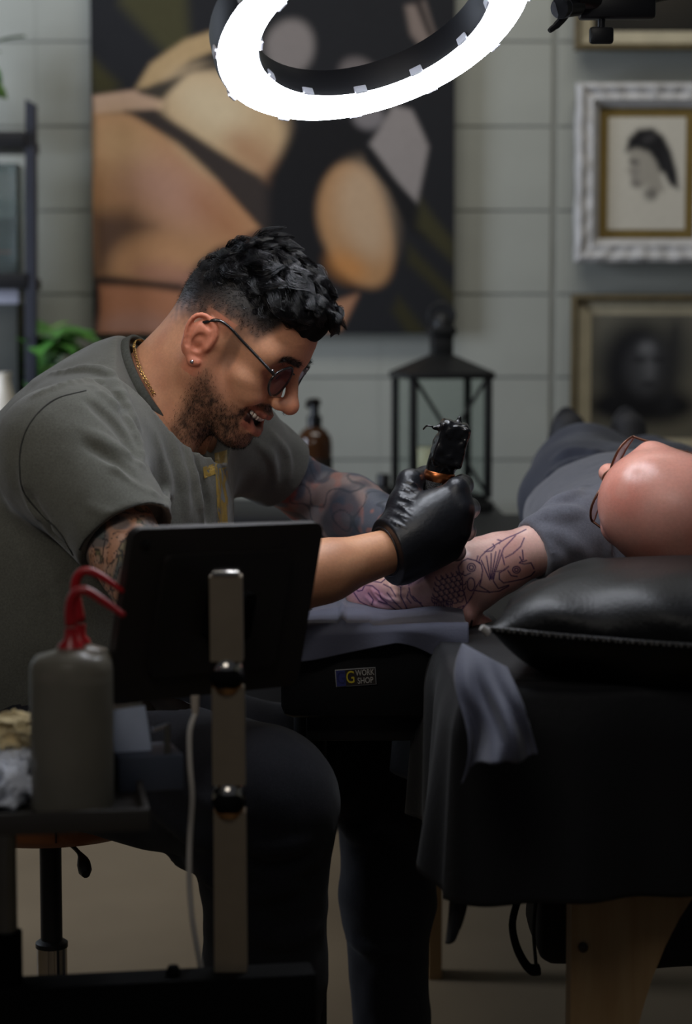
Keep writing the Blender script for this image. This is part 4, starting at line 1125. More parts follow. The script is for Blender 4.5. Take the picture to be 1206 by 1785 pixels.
def patch(f, poly, name, material, parent, n=14, lift=-.0012):
    """thin print that follows the cloth: grid inside a pixel quad"""
    (a, b, c, d) = [np.array(p, float) for p in poly]; V = []; F = []
    for i in range(n):
        for j in range(n):
            s, t = i / (n - 1), j / (n - 1); p = (a * (1 - s) + b * s) * (1 - t) + (d * (1 - s) + c * s) * t
            V.append(f.hit(p[0], p[1]) + np.array((0, lift, 0)))
    for i in range(n - 1):
        for j in range(n - 1): F.append((i * n + j, (i + 1) * n + j, (i + 1) * n + j + 1, i * n + j + 1))
    return MB().add(V, F).build(name, material, parent, True)
patch(ts, [(374, 790), (396, 784), (398, 912), (380, 912)], 'gold_print', m_goldprint, shirt)
patch(ts, [(354, 814), (374, 808), (376, 826), (356, 834)], 'gold_print', m_goldprint, shirt)

# necklace of flat links inside the collar
ch = MB()
for i in range(78):
    a = 2 * math.pi * i / 78
    c = col_c + col_n * .017 + col_d1 * .0645 * math.cos(a) + col_d2 * .0585 * math.sin(a)
    tg = -col_d1 * math.sin(a) + col_d2 * math.cos(a); o = out_c(c); w = np.cross(tg, o)
    L, W = (.0034, .0017) if i % 4 else (.0046, .0021)
    lp = [c + o * .002 + tg * L * math.cos(b) + w * W * math.sin(b) for b in np.linspace(0, 2 * math.pi, 11)]
    ch.tube(lp, .0006, 5, caps=False)
ch.build('necklace', m_gold, art, True)

# trousers
pf = Field((U(-150, 1300, 2.6)[0], 2.2, 0.02), (U(770, 1300, 2.8)[0], 2.96, U(0, 1195, 2.6)[2]), 0.0050)
pf.ell(U(78, 1284, 2.62), (.17, .21, .090), 0)
pf.chain([hipn, kneen, kneen + (ankn - kneen) * .45, ankn], [.100, .086, .070, .066], .03)
pf.chain([hipf, kneef, kneef + (ankf - kneef) * .45, ankf], [.100, .066, .062, .054], .03)
pf.ell(kneen + np.array((.0, -.01, .0)), (.066, .068, .074), .03)
for pts, r in (([(420, 1470), (470, 1480), (530, 1470)], .007), ([(410, 1510), (470, 1530), (545, 1500)], .006), ([(390, 1560), (450, 1555), (520, 1540)], .006), ([(250, 1330), (340, 1390), (420, 1420)], .006),
               ([(260, 1400), (330, 1450), (400, 1470)], .007), ([(430, 1600), (480, 1640), (540, 1620)], .005), ([(600, 1440), (650, 1460), (720, 1440)], .006), ([(610, 1640), (660, 1660), (730, 1650)], .006), ([(300, 1500), (350, 1515), (385, 1540)], .005)):
    fold(pf, pts, r, .016)
halfcyl(pf, (U(88, 1480, 2.62)[0], 2.62, .514), (0, 0, -1), .146, .08, .006)
near_disp(pf, [(.004, 15, 41, (1, 1, .7)), (.0015, 40, 42, (1, 1, 1))])
pv, pq = pf.mesh(); pv = smooth_mesh(pv, pq, 1, .4)
m_trouser = mat('charcoal_denim', (35, 35, 40), 0.9, vary=0.15, vscale=300, bump=0.3, bscale=900, sheen=0.1, spec=0.2)
trouser = link('trousers', mesh_np('trousers', pv, pq), m_trouser, art, True)
MB().tube(surf_tube(pf, [(702, 1338), (712, 1328), (728, 1326)], 0, 10, -.001), .0016, 6).build('frayed_rip', mat('white_thread', (200, 200, 196), .9), trouser, True)
for an in (ankn, ankf):
    sf = Field(an + np.array((-.13, -.08, -.1)), an + np.array((.24, .08, .06)), .005)
    sf.chain([an + np.array((-.03, 0, -.03)), an + np.array((.06, 0, -.045)), an + np.array((.16, 0, -.058))], [.046, .044, .032], .03)
    sf.cone(an + np.array((-.01, 0, .0)), an + np.array((-.01, 0, .03)), .044, .044, .02)
    sf.plane(an + np.array((0, 0, -.078)), (0, 0, -1))
    v_, q_ = sf.mesh(); sho = link('shoe', mesh_np('shoe', smooth_mesh(v_, q_), q_), mat('black_leather_shoe', (22, 22, 23), .5), art, True)
    MB().prism([(an[0] - .08, an[1] - .042, an[2] - .0895), (an[0] + .1, an[1] - .046, an[2] - .0895), (an[0] + .19, an[1] - .025, an[2] - .0895), (an[0] + .19, an[1] + .025, an[2] - .0895), (an[0] + .1, an[1] + .046, an[2] - .0895), (an[0] - .08, an[1] + .042, an[2] - .0895)], (0, 0, .022)).build('sole', mat('rubber_sole', (30, 30, 30), .8), sho)

# gloved hands
m_glove = mat('black_nitrile', (24, 25, 30), 0.36, spec=0.5, vary=0.1, vscale=60, bump=0.15, bscale=220)
def glove(spec, name, label_parent, creases=None, h=.0013):
    P = np.array([U(*p[:3]) for ch_ in spec for p in ch_[0]]); f = Field(P.min(0) - .045, P.max(0) + .045, h)
    for pts, k in spec:
        f.chain([U(*p[:3]) for p in pts], [p[3] for p in pts], k)
    if creases: creases(f)
    v_, q_ = f.mesh(); v_ = smooth_mesh(v_, q_, 1, .4)
    return f, link(name, mesh_np(name, v_, q_), m_glove, label_parent, True)
def cr(f):
    for i in range(17):
        t = i / 16; a = (673 + 36 * t, 908 - 76 * t); L = 36 - 14 * t
        fold(f, [(a[0] - 2, a[1] - 2), (a[0] + L * .5, a[1] + 6 + 4 * math.sin(i * 2.1)), (a[0] + L, a[1] + 13 + 5 * math.sin(i * 1.3))], .0011 + .0004 * (i % 3 == 0), .0018, 'add', .0005, n=7)
    c = U(676, 960, 2.45); a = wr_n - el_n; a /= np.linalg.norm(a)
    halfcyl(f, c - a * .004, -a, .06, .1, .002); 
gspec = [([(655, 966, 2.44, .0305), (690, 958, 2.45, .0325), (720, 935, 2.455, .035)], .010),
         ([(690, 955, 2.45, .030), (796, 856, 2.452, .0150)], .022), ([(690, 955, 2.45, .030), (806, 890, 2.444, .0150)], .022),
         ([(695, 962, 2.45, .030), (800, 926, 2.446, .0145)], .022), ([(700, 970, 2.452, .026), (786, 958, 2.458, .0135)], .022),
         ([(738, 930, 2.458, .036), (752, 905, 2.462, .034)], .02),
         ([(688, 935, 2.452, .024), (706, 880, 2.470, .0200), (714, 841, 2.486, .0150), (742, 832, 2.525, .0125), (772, 846, 2.545, .0110)], .010),
         ([(718, 902, 2.470, .018), (790, 880, 2.462, .0140)], .012),
         ([(796, 852, 2.452, .0140), (806, 846, 2.490, .0130), (790, 852, 2.530, .0115), (762, 866, 2.536, .0105)], .005),
         ([(806, 888, 2.444, .0140), (818, 886, 2.490, .0130), (796, 894, 2.535, .0115), (764, 902, 2.538, .0105)], .004),
         ([(800, 925, 2.446, .0130), (812, 926, 2.490, .0120), (788, 932, 2.535, .0110), (760, 936, 2.536, .0100)], .004),
         ([(786, 957, 2.458, .0120), (796, 962, 2.500, .0110), (776, 966, 2.535, .0100), (750, 966, 2.536, .0090)], .004)]
gf, g1 = glove(gspec, 'glove', art, cr)
cuff = []
for a in np.linspace(0, 2 * math.pi, 41):
    ax0 = wr_n - el_n; ax0 /= np.linalg.norm(ax0); s1, s2, _ = frame_of(ax0)
    cuff.append(U(676, 960, 2.45) - ax0 * .004 + (s1 * math.cos(a) + s2 * math.sin(a)) * .0308)
MB().tube(cuff, .0012, 6, caps=False).build('glove_cuff', m_glove, g1, True)
lspec = [([(700, 922, 2.77, .034), (735, 932, 2.73, .034)], .01), ([(725, 930, 2.74, .030), (776, 938, 2.69, .016)], .02), ([(725, 930, 2.74, .030), (760, 952, 2.68, .016)], .02),
         ([(776, 938, 2.69, .0145), (800, 950, 2.665, .0125), (806, 966, 2.645, .011)], .005), ([(770, 945, 2.685, .0145), (792, 960, 2.655, .0125), (798, 978, 2.635, .0105)], .005),
         ([(764, 950, 2.682, .014), (780, 968, 2.65, .012), (784, 984, 2.635, .010)], .005), ([(758, 955, 2.68, .013), (766, 972, 2.655, .011), (768, 986, 2.64, .0095)], .005),
         ([(728, 945, 2.73, .018), (738, 962, 2.69, .014), (744, 980, 2.66, .012)], .008)]
glove(lspec, 'glove', art)

# ---- tattoo machine held in the right hand
m_knurl = mat('knurled_grip', (30, 29, 28), .6, vary=.3, vscale=500, bump=.8, bscale=700)
m_copper = mat('copper_ring', (176, 104, 62), .3, metal=1.0)
m_film = mat('black_film_wrap', (14, 14, 16), .22, bump=.3, bscale=60)
a0, a1, a2, a3 = U(748, 925, 2.505), U(764, 838, 2.500), U(771, 812, 2.500), U(786, 752, 2.500)
tm = thing('tattoo_machine', 'black film-wrapped tattoo machine with a copper ring held in the gloved fist', 'tattoo machine', U(730, 1000, 2.56))
dz = (a1 - a0) / np.linalg.norm(a1 - a0)
MB().tube([a0, a0 + dz * .004, a1 - dz * .006, a1], [.0165, .0195, .0200, .0185], 24).build('grip', m_knurl, tm)
MB().tube([a1, a1 + dz * .003, a1 + dz * .010, a1 + dz * .012], [.0185, .0195, .0195, .018], 24).build('copper_ring', m_copper, tm)
MB().tube([a0, a0 - dz * .02, U(732, 985, 2.545), U(727, 1002, 2.565)], [.012, .008, .004, .0012], 14).build('needle_tube', m_silver, tm)
mf = Field(np.minimum(a1, a3) - .06, np.maximum(a1, a3) + .06, .0016)
mf.chain([a1 + dz * .008, U(770, 812, 2.5), U(780, 775, 2.5)], [.0165, .0175, .018], .006)
bxr = frame_of(a3 - a2)
def rbox(c, half, fr, r):
    def g(P):
        q = []
        for ax_i, hh in zip(fr, half):
            q.append(np.abs((P[0] - c[0]) * ax_i[0] + (P[1] - c[1]) * ax_i[1] + (P[2] - c[2]) * ax_i[2]) - hh)
        m = np.sqrt(sum(np.maximum(t, 0) ** 2 for t in q)); return m + np.minimum(np.maximum(np.maximum(q[0], q[1]), q[2]), 0) - r
    return g
cx_ = U(786, 776, 2.5); L_ = float(np.linalg.norm(half)) if False else .05
mf.comb(cx_ - .05, cx_ + .05, rbox(cx_, (.015, .017, .022), bxr, .004), .006, 'add', .01)
cx2 = U(790, 752, 2.502); mf.comb(cx2 - .05, cx2 + .05, rbox(cx2, (.013, .015, .010), bxr, .003), .004, 'add', .01)
mf.cone(U(776, 748, 2.495), U(756, 746, 2.49), .006, .003, .004); mf.cone(U(798, 740, 2.5), U(801, 728, 2.5), .005, .002, .004)
near_disp(mf, [(.0014, 95, 51, (1, 1, 1)), (.0008, 210, 52, (1, 1, 1))], .01)
v_, q_ = mf.mesh(); link('wrapped_body', mesh_np('wrapped_body', v_, q_), m_film, tm, True)
MB().tube(spline([U(758, 745, 2.49), U(745, 742, 2.49), U(738, 748, 2.50)], 6), .0012, 5).build('tape_end', m_film, tm, True)
# ------------------------------------------------------------------ ring light on its boom
RC = U(654, 40, 2.42)
c_b = np.array((0, 0, CAMZ)) - RC; c_b /= np.linalg.norm(c_b); c_r = np.cross((0, 0, 1.), c_b); c_r /= np.linalg.norm(c_r); c_u = np.cross(c_b, c_r)
ph = math.radians(20)
r_n = .526 * c_b + .85 * (math.sin(ph) * c_r - math.cos(ph) * c_u); r_n /= np.linalg.norm(r_n)
r_a = math.cos(ph) * c_r + math.sin(ph) * c_u; r_a -= r_n * (r_a @ r_n); r_a /= np.linalg.norm(r_a); r_b = np.cross(r_n, r_a)
RR = np.stack([r_a, r_b, r_n], 1)
rl = thing('ring_light', 'large glowing white ring lamp with a black back hanging over the tattooed arm', 'ring light', RC)
m_glow = mat('ring_diffuser', (240, 245, 255), .6, emit=29.0, vary=0)
m_house = mat('ring_housing', (22, 22, 26), .45)
def ring_lathe(prof, seg=72): return MB().lathe(prof, RC, seg, R=RR, cap=False)
ri, ro = .1440, .1930
prof = [(ri + (ro - ri) * (.5 - .5 * math.cos(t)), .010 * math.sin(t) ** .7) for t in np.linspace(0, math.pi, 12)]
ring_lathe(prof).build('diffuser', m_glow, rl, True)
ring_lathe([(ri - .001, .002), (ri - .003, -.006), (ri - .001, -.036), (ri + .006, -.040), (ro - .008, -.040), (ro + .001, -.034), (ro + .003, -.006), (ro + .001, .002)]).build('housing', m_house, rl)
m_clip = mat('milky_plastic', (214, 216, 226), .4)
for i in range(12):
    a = i * math.pi / 6 + .2; d = np.array((math.cos(a), math.sin(a), 0)); t_ = np.array((-math.sin(a), math.cos(a), 0)); z_ = np.array((0, 0, 1.))
    for rad in (ri - .003, ro + .003):
        MB().box((-.008, -.002, -.006), (.008, .002, .004), R=RR @ np.stack([t_, d, z_], 1), c=RC + RR @ (d * rad), bev=.001).build('clip', m_clip, rl)
kp = U(856, 16, 2.80); MB().ball(RC + RR @ np.array((.156 * math.cos(.42), .156 * math.sin(.42), -.004)), .010, 12, 8).build('dimmer_knob', m_clip, rl, True)
# boom, clamp and stand
st = thing('light_stand', 'black boom stand and clamp with a wing knob at the top right', 'light stand', (0.95, 3.02, 0))
m_stand = mat('stand_black', (20, 20, 23), .4)
cl = U(1060, 4, 2.72)
pole_top = np.array((0.95, 3.02, 1.72))
ring_end = RC + RR @ np.array((ro * math.cos(-.5), ro * math.sin(-.5), -.038)) if (RR @ np.array((math.cos(-.5), math.sin(-.5), 0)))[2] > (RR @ np.array((math.cos(.5), math.sin(.5), 0)))[2] else RC + RR @ np.array((ro * math.cos(.5), ro * math.sin(.5), -.038))
tube_c = lambda pts, r, n=14, s=14: MB().tube(pts, r, s)
yk = U(1000, -6, 2.66)
tube_c([yk, cl, cl * .5 + pole_top * .5, pole_top], .014).build('boom_tube', m_stand, st, True)
tube_c(spline([ring_end, U(960, -70, 2.50), yk + np.array((-.01, .02, .015)), yk], 20), .008).build('gooseneck', m_stand, st, True)
tube_c([U(975, 14, 2.64), U(1005, 10, 2.67)], .0135).build('clamp_barrel', m_stand, st)
MB().lathe([(.0135, 0), (.0145, .003), (.0145, .006), (.010, .007)], U(980, 14, 2.648), 24, R=np.stack(frame_of((-.25, -1, -.1)), 1)).build('lens_cap_ring', mat('grey_ring', (90, 92, 98), .3, metal=.6), st)
MB().tube(spline([U(985, 26, 2.655), U(972, 42, 2.65), U(957, 54, 2.645)], 8), [.006, .006, .0055, .005, .005, .004, .004, .003], 8).build('clamp_lever', m_stand, st)
MB().box((-.05, -.014, -.016), (.05, .014, .012), c=U(1075, 12, 2.70), bev=.004).build('clamp_body', m_stand, st)
wk = U(1048, 55, 2.70)
MB().cyl(wk + (0, 0, .035), wk + (0, 0, .0), .005).build('knob_shaft', m_stand, st)
MB().box((-.016, -.006, -.016), (.016, .006, .006), c=wk, bev=.004).build('wing_knob', m_stand, st)
MB().cyl((0.95, 3.02, .05), (0.95, 3.02, 1.74), .013).build('pole', m_stand, st)
for i in range(3):
    a = .4 + i * 2.094; MB().tube([(0.95, 3.02, .30), (0.95 + .34 * math.cos(a), 3.02 + .34 * math.sin(a), .012)], .009, 10).build('leg', m_stand, st)

# ------------------------------------------------------------------ the client lying on the table
cli = thing('person', 'bald man with glasses lying on the table with one tattooed arm held out', 'person', (0.42, 3.0, 0.74))
C_S = 1.0
c_f = np.array((-.84, .34, .42)); c_f /= np.linalg.norm(c_f)
c_up = np.array((-.36, -.92, .04)); c_up -= c_f * (c_f @ c_up); c_up /= np.linalg.norm(c_up)
C_R = np.stack([c_f, np.cross(c_up, c_f), c_up], 1)
C_C = U(1196, 900, 2.44)
def CW(p): return C_C + (np.asarray(p, float) * C_S) @ C_R.T
def CLc(p): return ((np.asarray(p, float) - C_C) @ C_R) / C_S
cn = CLc(np.array((0.43, 2.63, .855)))
cf = build_head(h=.0024, smile=False, neck=[((-0.03, 0, -0.05), cn, .062, .072)])
chV, chQ = cf.mesh(); chV = smooth_mesh(chV, chQ, 2, .5)
def client_face(V):
    x, y, z = V.T; ay = np.abs(y)
    c = np.ones((len(V), 3)) * linv((224, 158, 140)); n = vnoise(V, 22, 3); n2 = vnoise(V, 70, 4)
    c = mixc(c, (200, 116, 98), .55 * smooth01(n, -.4, .6)); c = mixc(c, (214, 156, 138), .4 * smooth01(n2, .0, .7))
    c = mixc(c, (120, 74, 60), .35 * smooth01(-np.abs(z - .03), -.03, 0) * smooth01(ay, .068, .075))
    beard = smooth01(-z, .050, .075) * smooth01(x, .0, .04); c = mixc(c, (120, 80, 62), .6 * beard)
    brow = smooth01(-np.abs(z - .022), -.006, -.002) * smooth01(ay, .010, .016) * smooth01(-ay, -.056, -.05) * smooth01(x, .055, .07); c = mixc(c, (96, 62, 48), .7 * brow)
    return c
# the arm on the rest, fine enough to carry the drawing
ap = [(1000, 936, 2.660, .045), (925, 961, 2.630, .0300), (870, 982, 2.605, .0365), (812, 1006, 2.585, .0450), (760, 1019, 2.580, .0440), (715, 1024, 2.590, .0380), (680, 1028, 2.605, .033), (648, 1033, 2.625, .029)]
fc = Field(U(606, 1130, 2.6) - np.array((.01, .10, 0)), U(965, 900, 2.6) + np.array((0, .12, 0)), .0013)
fc.chain([U(*p[:3]) for p in ap], [p[3] for p in ap], .02)
fc.ell(U(790, 1070, 2.560), (.030, .034, .026), .012)
fc.cone(U(800, 1078, 2.570), U(842, 1092, 2.60), .020, .014, .008)
fc.chain([U(648, 1032, 2.625), U(690, 1010, 2.70), U(760, 985, 2.80)], [.030, .034, .034], .02)
fold(fc, [(690, 985), (686, 1020), (700, 1058)], .003, .006, 'sub', 0, n=6)
for pts in ([(640, 1042), (662, 1056), (690, 1062)], [(650, 1030), (668, 1044), (694, 1048)], [(655, 1062), (680, 1072), (706, 1074)], [(706, 1000), (700, 1028), (712, 1060)]): fold(fc, pts, .0028, .005, 'add', .001, n=6)
fold(fc, [(655, 1036), (672, 1050), (700, 1055)], .002, .003, 'sub', 0, n=6)
acV, acQ = fc.mesh(); acV = smooth_mesh(acV, acQ, 1, .4)
def arm_ink(V, N):
    px, py = PROJ(V); x = (px - 600) * 3.35; y = (py - 920) * 3.35
    c = np.ones((len(V), 3)) * linv((230, 188, 176)); c = mixc(c, (206, 146, 138), .45 * smooth01(vnoise(V, 40, 2), -.3, .7))
    vis = smooth01(-N[:, 1], -.15, .15)
    soft = lambda sd, s: np.clip(.5 - sd / (2 * s), 0, 1)
    c = mixc(c, (158, 124, 190), .85 * soft(ell_sd(x, y, (450, 240), (120, 45), -38), 30) * vis)
    c = mixc(c, (172, 128, 184), .6 * soft(ell_sd(x, y, (150, 400), (130, 70), 20), 50) * vis)
    c = mixc(c, (172, 112, 130), .5 * soft(ell_sd(x, y, (170, 380), (60, 40), 20), 30) * vis)
    c = mixc(c, (70, 50, 62), .8 * soft(ell_sd(x, y, (500, 265), (110, 22), -38), 26) * vis)
    c = mixc(c, (80, 58, 62), .7 * soft(ell_sd(x, y, (455, 350), (60, 50), -20), 40) * vis)
    L = []
    def ci(cx, cy, rx, ry=None, a0=0, a1=6.2832, n=18):
        ry = rx if ry is None else ry
        L.append([(cx + rx * math.cos(a), cy + ry * math.sin(a)) for a in np.linspace(a0, a1, n)])
    ci(742, 232, 24); ci(742, 232, 12); ci(740, 330, 22, 38); ci(1005, 245, 22, 20); ci(1005, 245, 10)
    L.extend([[(690, 195), (665, 228), (672, 262), (705, 280), (735, 265)], [(690, 195), (720, 180), (770, 192), (800, 215), (808, 250), (800, 300), (770, 345), (745, 400), (718, 440), (690, 470)],
          [(780, 165), (772, 195), (795, 205)], [(795, 170), (785, 200)], [(668, 262), (690, 310), (690, 350), (705, 400), (715, 440)], [(800, 300), (790, 340), (850, 376), (905, 370), (960, 340)], [(758, 366), (850, 378)],
          [(800, 165), (835, 130), (890, 95), (950, 60), (1010, 35), (1060, 10)], [(820, 140), (860, 135), (880, 110), (868, 95)], [(905, 92), (915, 75), (895, 70)],
          [(850, 305), (800, 190)], [(852, 300), (830, 165)], [(855, 298), (858, 150)], [(858, 300), (885, 140)], [(862, 300), (910, 130)], [(866, 300), (930, 120)], [(920, 150), (935, 215)], [(930, 120), (1000, 45)],
          [(1050, 60), (1030, 110), (985, 150), (940, 175)], [(1040, 130), (1045, 185), (1022, 205), (1050, 212), (1090, 205), (1108, 240)], [(1025, 170), (1040, 200), (1065, 190)],
          [(940, 240), (905, 265), (905, 300), (930, 322), (985, 312), (1040, 300), (1090, 280), (1112, 255)], [(880, 260), (870, 310), (900, 355), (960, 335)], [(890, 255), (930, 250), (960, 225)], [(955, 250), (975, 280), (1010, 285)],
          [(510, 408), (560, 432), (632, 430), (620, 520), (560, 522), (490, 495), (440, 440), (400, 400)], [(630, 490), (690, 475), (712, 445)],
          [(60, 352), (80, 370), (105, 365), (120, 335), (165, 340), (200, 370), (215, 410), (250, 440)], [(50, 370), (90, 430), (150, 462), (210, 480)], [(120, 300), (170, 312), (215, 320), (250, 290)],
          [(300, 300), (305, 335), (330, 345), (345, 325), (330, 305), (318, 318)], [(350, 270), (345, 310), (330, 350), (330, 400), (350, 440), (380, 500)], [(250, 380), (290, 430), (330, 470), (390, 510)], [(200, 430), (260, 450), (330, 500)],
          [(378, 350), (385, 390), (410, 425), (450, 440)], [(375, 375), (365, 410), (390, 440)], [(660, 470), (700, 455)], [(140, 380), (170, 420), (160, 450)], [(230, 330), (270, 350), (300, 400)]])
    for i in range(9): L.append([(376 + 12 * i, 335 - 9 * i), (400 + 14 * i, 268 - 6 * i), (470 + 12 * i, 215 - 2 * i)])
    for i in range(8): L.append([(530 + i * 13, 430 + 4 * math.sin(i)), (515 + i * 14, 515)])
    for i in range(6):
        for j in range(6):
            cx, cy = 545 + i * 30 - j * 6 + 10, 285 + j * 33 - i * 8
            if poly_sd(np.array([cx]), np.array([cy]), [(540, 290), (670, 245), (700, 320), (705, 430), (640, 470), (520, 410)])[0] < 6: ci(cx, cy, 20, 24, .1, 3.04, 8)
    d = np.full(len(V), 1e9)
    near = (vis > 0) & (x > -20) & (x < 1130)
    for l in L: d[near] = np.minimum(d[near], line_sd(x[near], y[near], l))
    c = mixc(c, (58, 32, 92), .95 * soft(d - 3.4, 2.6) * vis)
    band_ = line_sd(x, y, [(745, 545), (735, 590), (700, 615)]); c = mixc(c, (50, 26, 50), .9 * soft(band_ - 7, 3) * vis)
    return c
acC = arm_ink(acV, vnormals(acV, acQ))
# trunk, legs, other arm (inside the clothes)
HIPZ = .845
cb_pts = [np.array(p) for p in ((.43, 2.62, .855), (.45, 2.80, .83), (.455, 3.05, .825), (.46, 3.30, .825))]
bf = Field((.10, 2.55, .70), (.80, 4.20, 1.02), .008)
bf.chain(cb_pts, [.07, .09, .095, .09], .04)
LL = [[(.40, 3.32, .825), (.44, 3.78, .84), (.455, 4.06, .79)], [(.54, 3.32, .825), (.57, 3.78, .83), (.58, 4.08, .79)]]
for l in LL: bf.chain([np.array(p) for p in l], [.07, .05, .04], .02)
bf.chain([U(1000, 936, 2.66), np.array((.40, 2.74, .83))], [.032, .035], .03)
bf.chain([np.array((.58, 2.70, .85)), np.array((.66, 2.95, .82)), np.array((.60, 3.2, .86))], [.055, .042, .035], .02)
bV, bQ = bf.mesh()
m_skin2 = mat('skin_pink', (206, 150, 132), 0.27, attr=True, vary=0.05, vscale=260, bump=0.10, bscale=700, sss=0.12, spec=0.45)
join_body([(CW(chV), chQ, client_face(chV)), (acV, acQ, acC), (bV, bQ, linv((206, 150, 132)))], 'body', m_skin2, cli)
# grey shirt
cs = Field((.12, 2.50, .70), (.80, 3.36, 1.02), .0042)
cs.ell((.455, 2.84, .825), (.185, .24, .100), 0); cs.ell((.455, 3.10, .825), (.180, .24, .108), .04)
cs.cone((.39, 2.70, .845), U(1010, 938, 2.665), .085, .056, .04)
cs.cone((.52, 2.70, .84), (.62, 2.72, .83), .085, .07, .04)
s_h = U(926, 961, 2.630); s_ax = U(870, 982, 2.605) - U(1000, 936, 2.66); s_ax /= np.linalg.norm(s_ax)
cs.cone(U(1010, 938, 2.665), s_h + s_ax * .02, .056, .036, .02)
cs.cone((.62, 2.72, .83), (.67, 2.92, .82), .068, .062, .02)
for pts, r in (([(950, 930), (990, 945), (1030, 975)], .005), ([(940, 905), (980, 900), (1010, 895)], .006), ([(960, 885), (990, 870), (1020, 850)], .005), ([(935, 950), (965, 965), (990, 985)], .004)): fold(cs, pts, r)
near_disp(cs, [(.004, 16, 61, (1, 1, 1)), (.0015, 50, 62, (1, 1, 1))])
halfcyl(cs, s_h, s_ax, .10, .14, .003); halfcyl(cs, s_h - s_ax * .02, s_ax, .0315, .05, .003)
cs.plane((0, 0, .738), (0, 0, -1))
nk = np.array((.43, 2.64, .855)); nd = CW(np.array((-.03, 0, -.05))) - nk; nd /= np.linalg.norm(nd)
halfcyl(cs, nk, nd, .088, .2)
v_, q_ = cs.mesh(); v_ = smooth_mesh(v_, q_, 1, .4)
m_shirt2 = mat('slate_grey_cotton', (98, 99, 108), .9, vary=.14, vscale=380, bump=.3, bscale=1200, sheen=.25, spec=.2)
sh2 = link('t_shirt', mesh_np('t_shirt', v_, q_), m_shirt2, cli, True)
# dark navy trousers and shoes
cp = Field((.16, 3.05, .70), (.78, 4.16, 1.04), .0055)
cp.ell((.47, 3.36, .825), (.175, .20, .110), 0)
cp.chain([np.array((.40, 3.40, .825)), np.array((.43, 3.62, .855)), np.array((.44, 3.78, .845)), np.array((.455, 4.0, .80))], [.105, .090, .078, .062], .03)
cp.chain([np.array((.54, 3.40, .825)), np.array((.57, 3.78, .835)), np.array((.58, 4.02, .80))], [.105, .078, .062], .03)
for pts, r in (([(940, 870), (985, 840), (1040, 820)], .008), ([(950, 845), (990, 815), (1050, 800)], .008), ([(975, 800), (1010, 790), (1060, 790)], .008)): fold(cp, pts, r, .02, n=6)
near_disp(cp, [(.006, 14, 71, (1, 1, 1))])
cp.plane((0, 0, .738), (0, 0, -1))
v_, q_ = cp.mesh(); tr2 = link('trousers', mesh_np('trousers', smooth_mesh(v_, q_), q_), mat('navy_trouser', (38, 42, 58), .85, vary=.15, vscale=200, bump=.3, bscale=800, sheen=.15), cli, True)
for l in LL:
    a = np.array(l[2]); sf = Field(a + np.array((-.09, -.09, -.08)), a + np.array((.09, .13, .22)), .0055)
    sf.chain([a + np.array((0, .01, -.03)), a + np.array((0, .03, .05)), a + np.array((0, .05, .13))], [.040, .042, .036], .03)
    v_, q_ = sf.mesh(); so = link('shoe', mesh_np('shoe', smooth_mesh(v_, q_), q_), mat('charcoal_shoe', (38, 38, 42), .7), cli, True)
    MB().prism([(a[0] + .044 * math.cos(t) , a[1] + .085, a[2] + .05 + .125 * math.sin(t)) for t in np.linspace(0, 2 * math.pi, 25)[:-1]], (0, .016, 0)).build('sole', mat('dark_sole', (52, 52, 56), .8), so)
# his glasses and the rim of hair
def clens(s, a, r=1.0): return CW((.108 - .006 * (math.cos(a) > 0) * math.cos(a) ** 2, s * (.033 + r * .0255 * math.cos(a)), -.004 + r * .019 * math.sin(a)))
m_frame2 = mat('brown_metal_frame', (110, 74, 58), .3, metal=.5)
for s in (-1, 1):
    o = MB().tube([clens(s, a) for a in np.linspace(0, 2 * math.pi, 33)], .0016, 8, caps=False).build('spectacle_rim', m_frame2, cli, True)
    MB().prism([clens(s, a, .96) for a in np.linspace(0, 2 * math.pi, 29)[:-1]], c_f * .0012).build('spectacle_lens', mat('clear_lens', (225, 230, 238), .03, trans=.9, ior=1.15, vary=0), o)
    MB().tube(spline([clens(s, .15), CW((.090, s * .060, .000)), CW((.05, s * .067, .002)), CW((.004, s * .0765, .004)), CW((-.02, s * .080, -.012))], 22), .0016, 8).build('spectacle_temple', m_frame2, o, True)
MB().tube(spline([clens(-1, 2.6), CW((.112, 0, .008)), clens(1, 2.6)], 9), .0014, 8).build('spectacle_bridge', m_frame2, cli, True)
cNn = vnormals(chV, chQ); rr_ = np.random.default_rng(11)
wm = ((np.abs(chV[:, 1]) > .066) & (chV[:, 2] > -.02) & (chV[:, 2] < .03) & (chV[:, 0] > -.06) & (chV[:, 0] < .035) & (np.abs(chV[:, 1]) < .078)).astype(float); j = rr_.choice(len(chV), 900, p=wm / wm.sum())
d_ = cNn[j] * .5 + np.array((-.3, 0, -.4)) + rr_.normal(0, .3, (900, 3)); d_ /= np.linalg.norm(d_, axis=1, keepdims=True)
v_, q_ = strands(chV[j], d_, .005 * rr_.uniform(.6, 1.3, 900), .00022, np.full(900, .15), 4, 3, rr_)
o = link('side_hair', mesh_np('side_hair', CW(v_), q_), mat('auburn_hair', (92, 60, 46), .5), cli, True); o['kind'] = 'stuff'
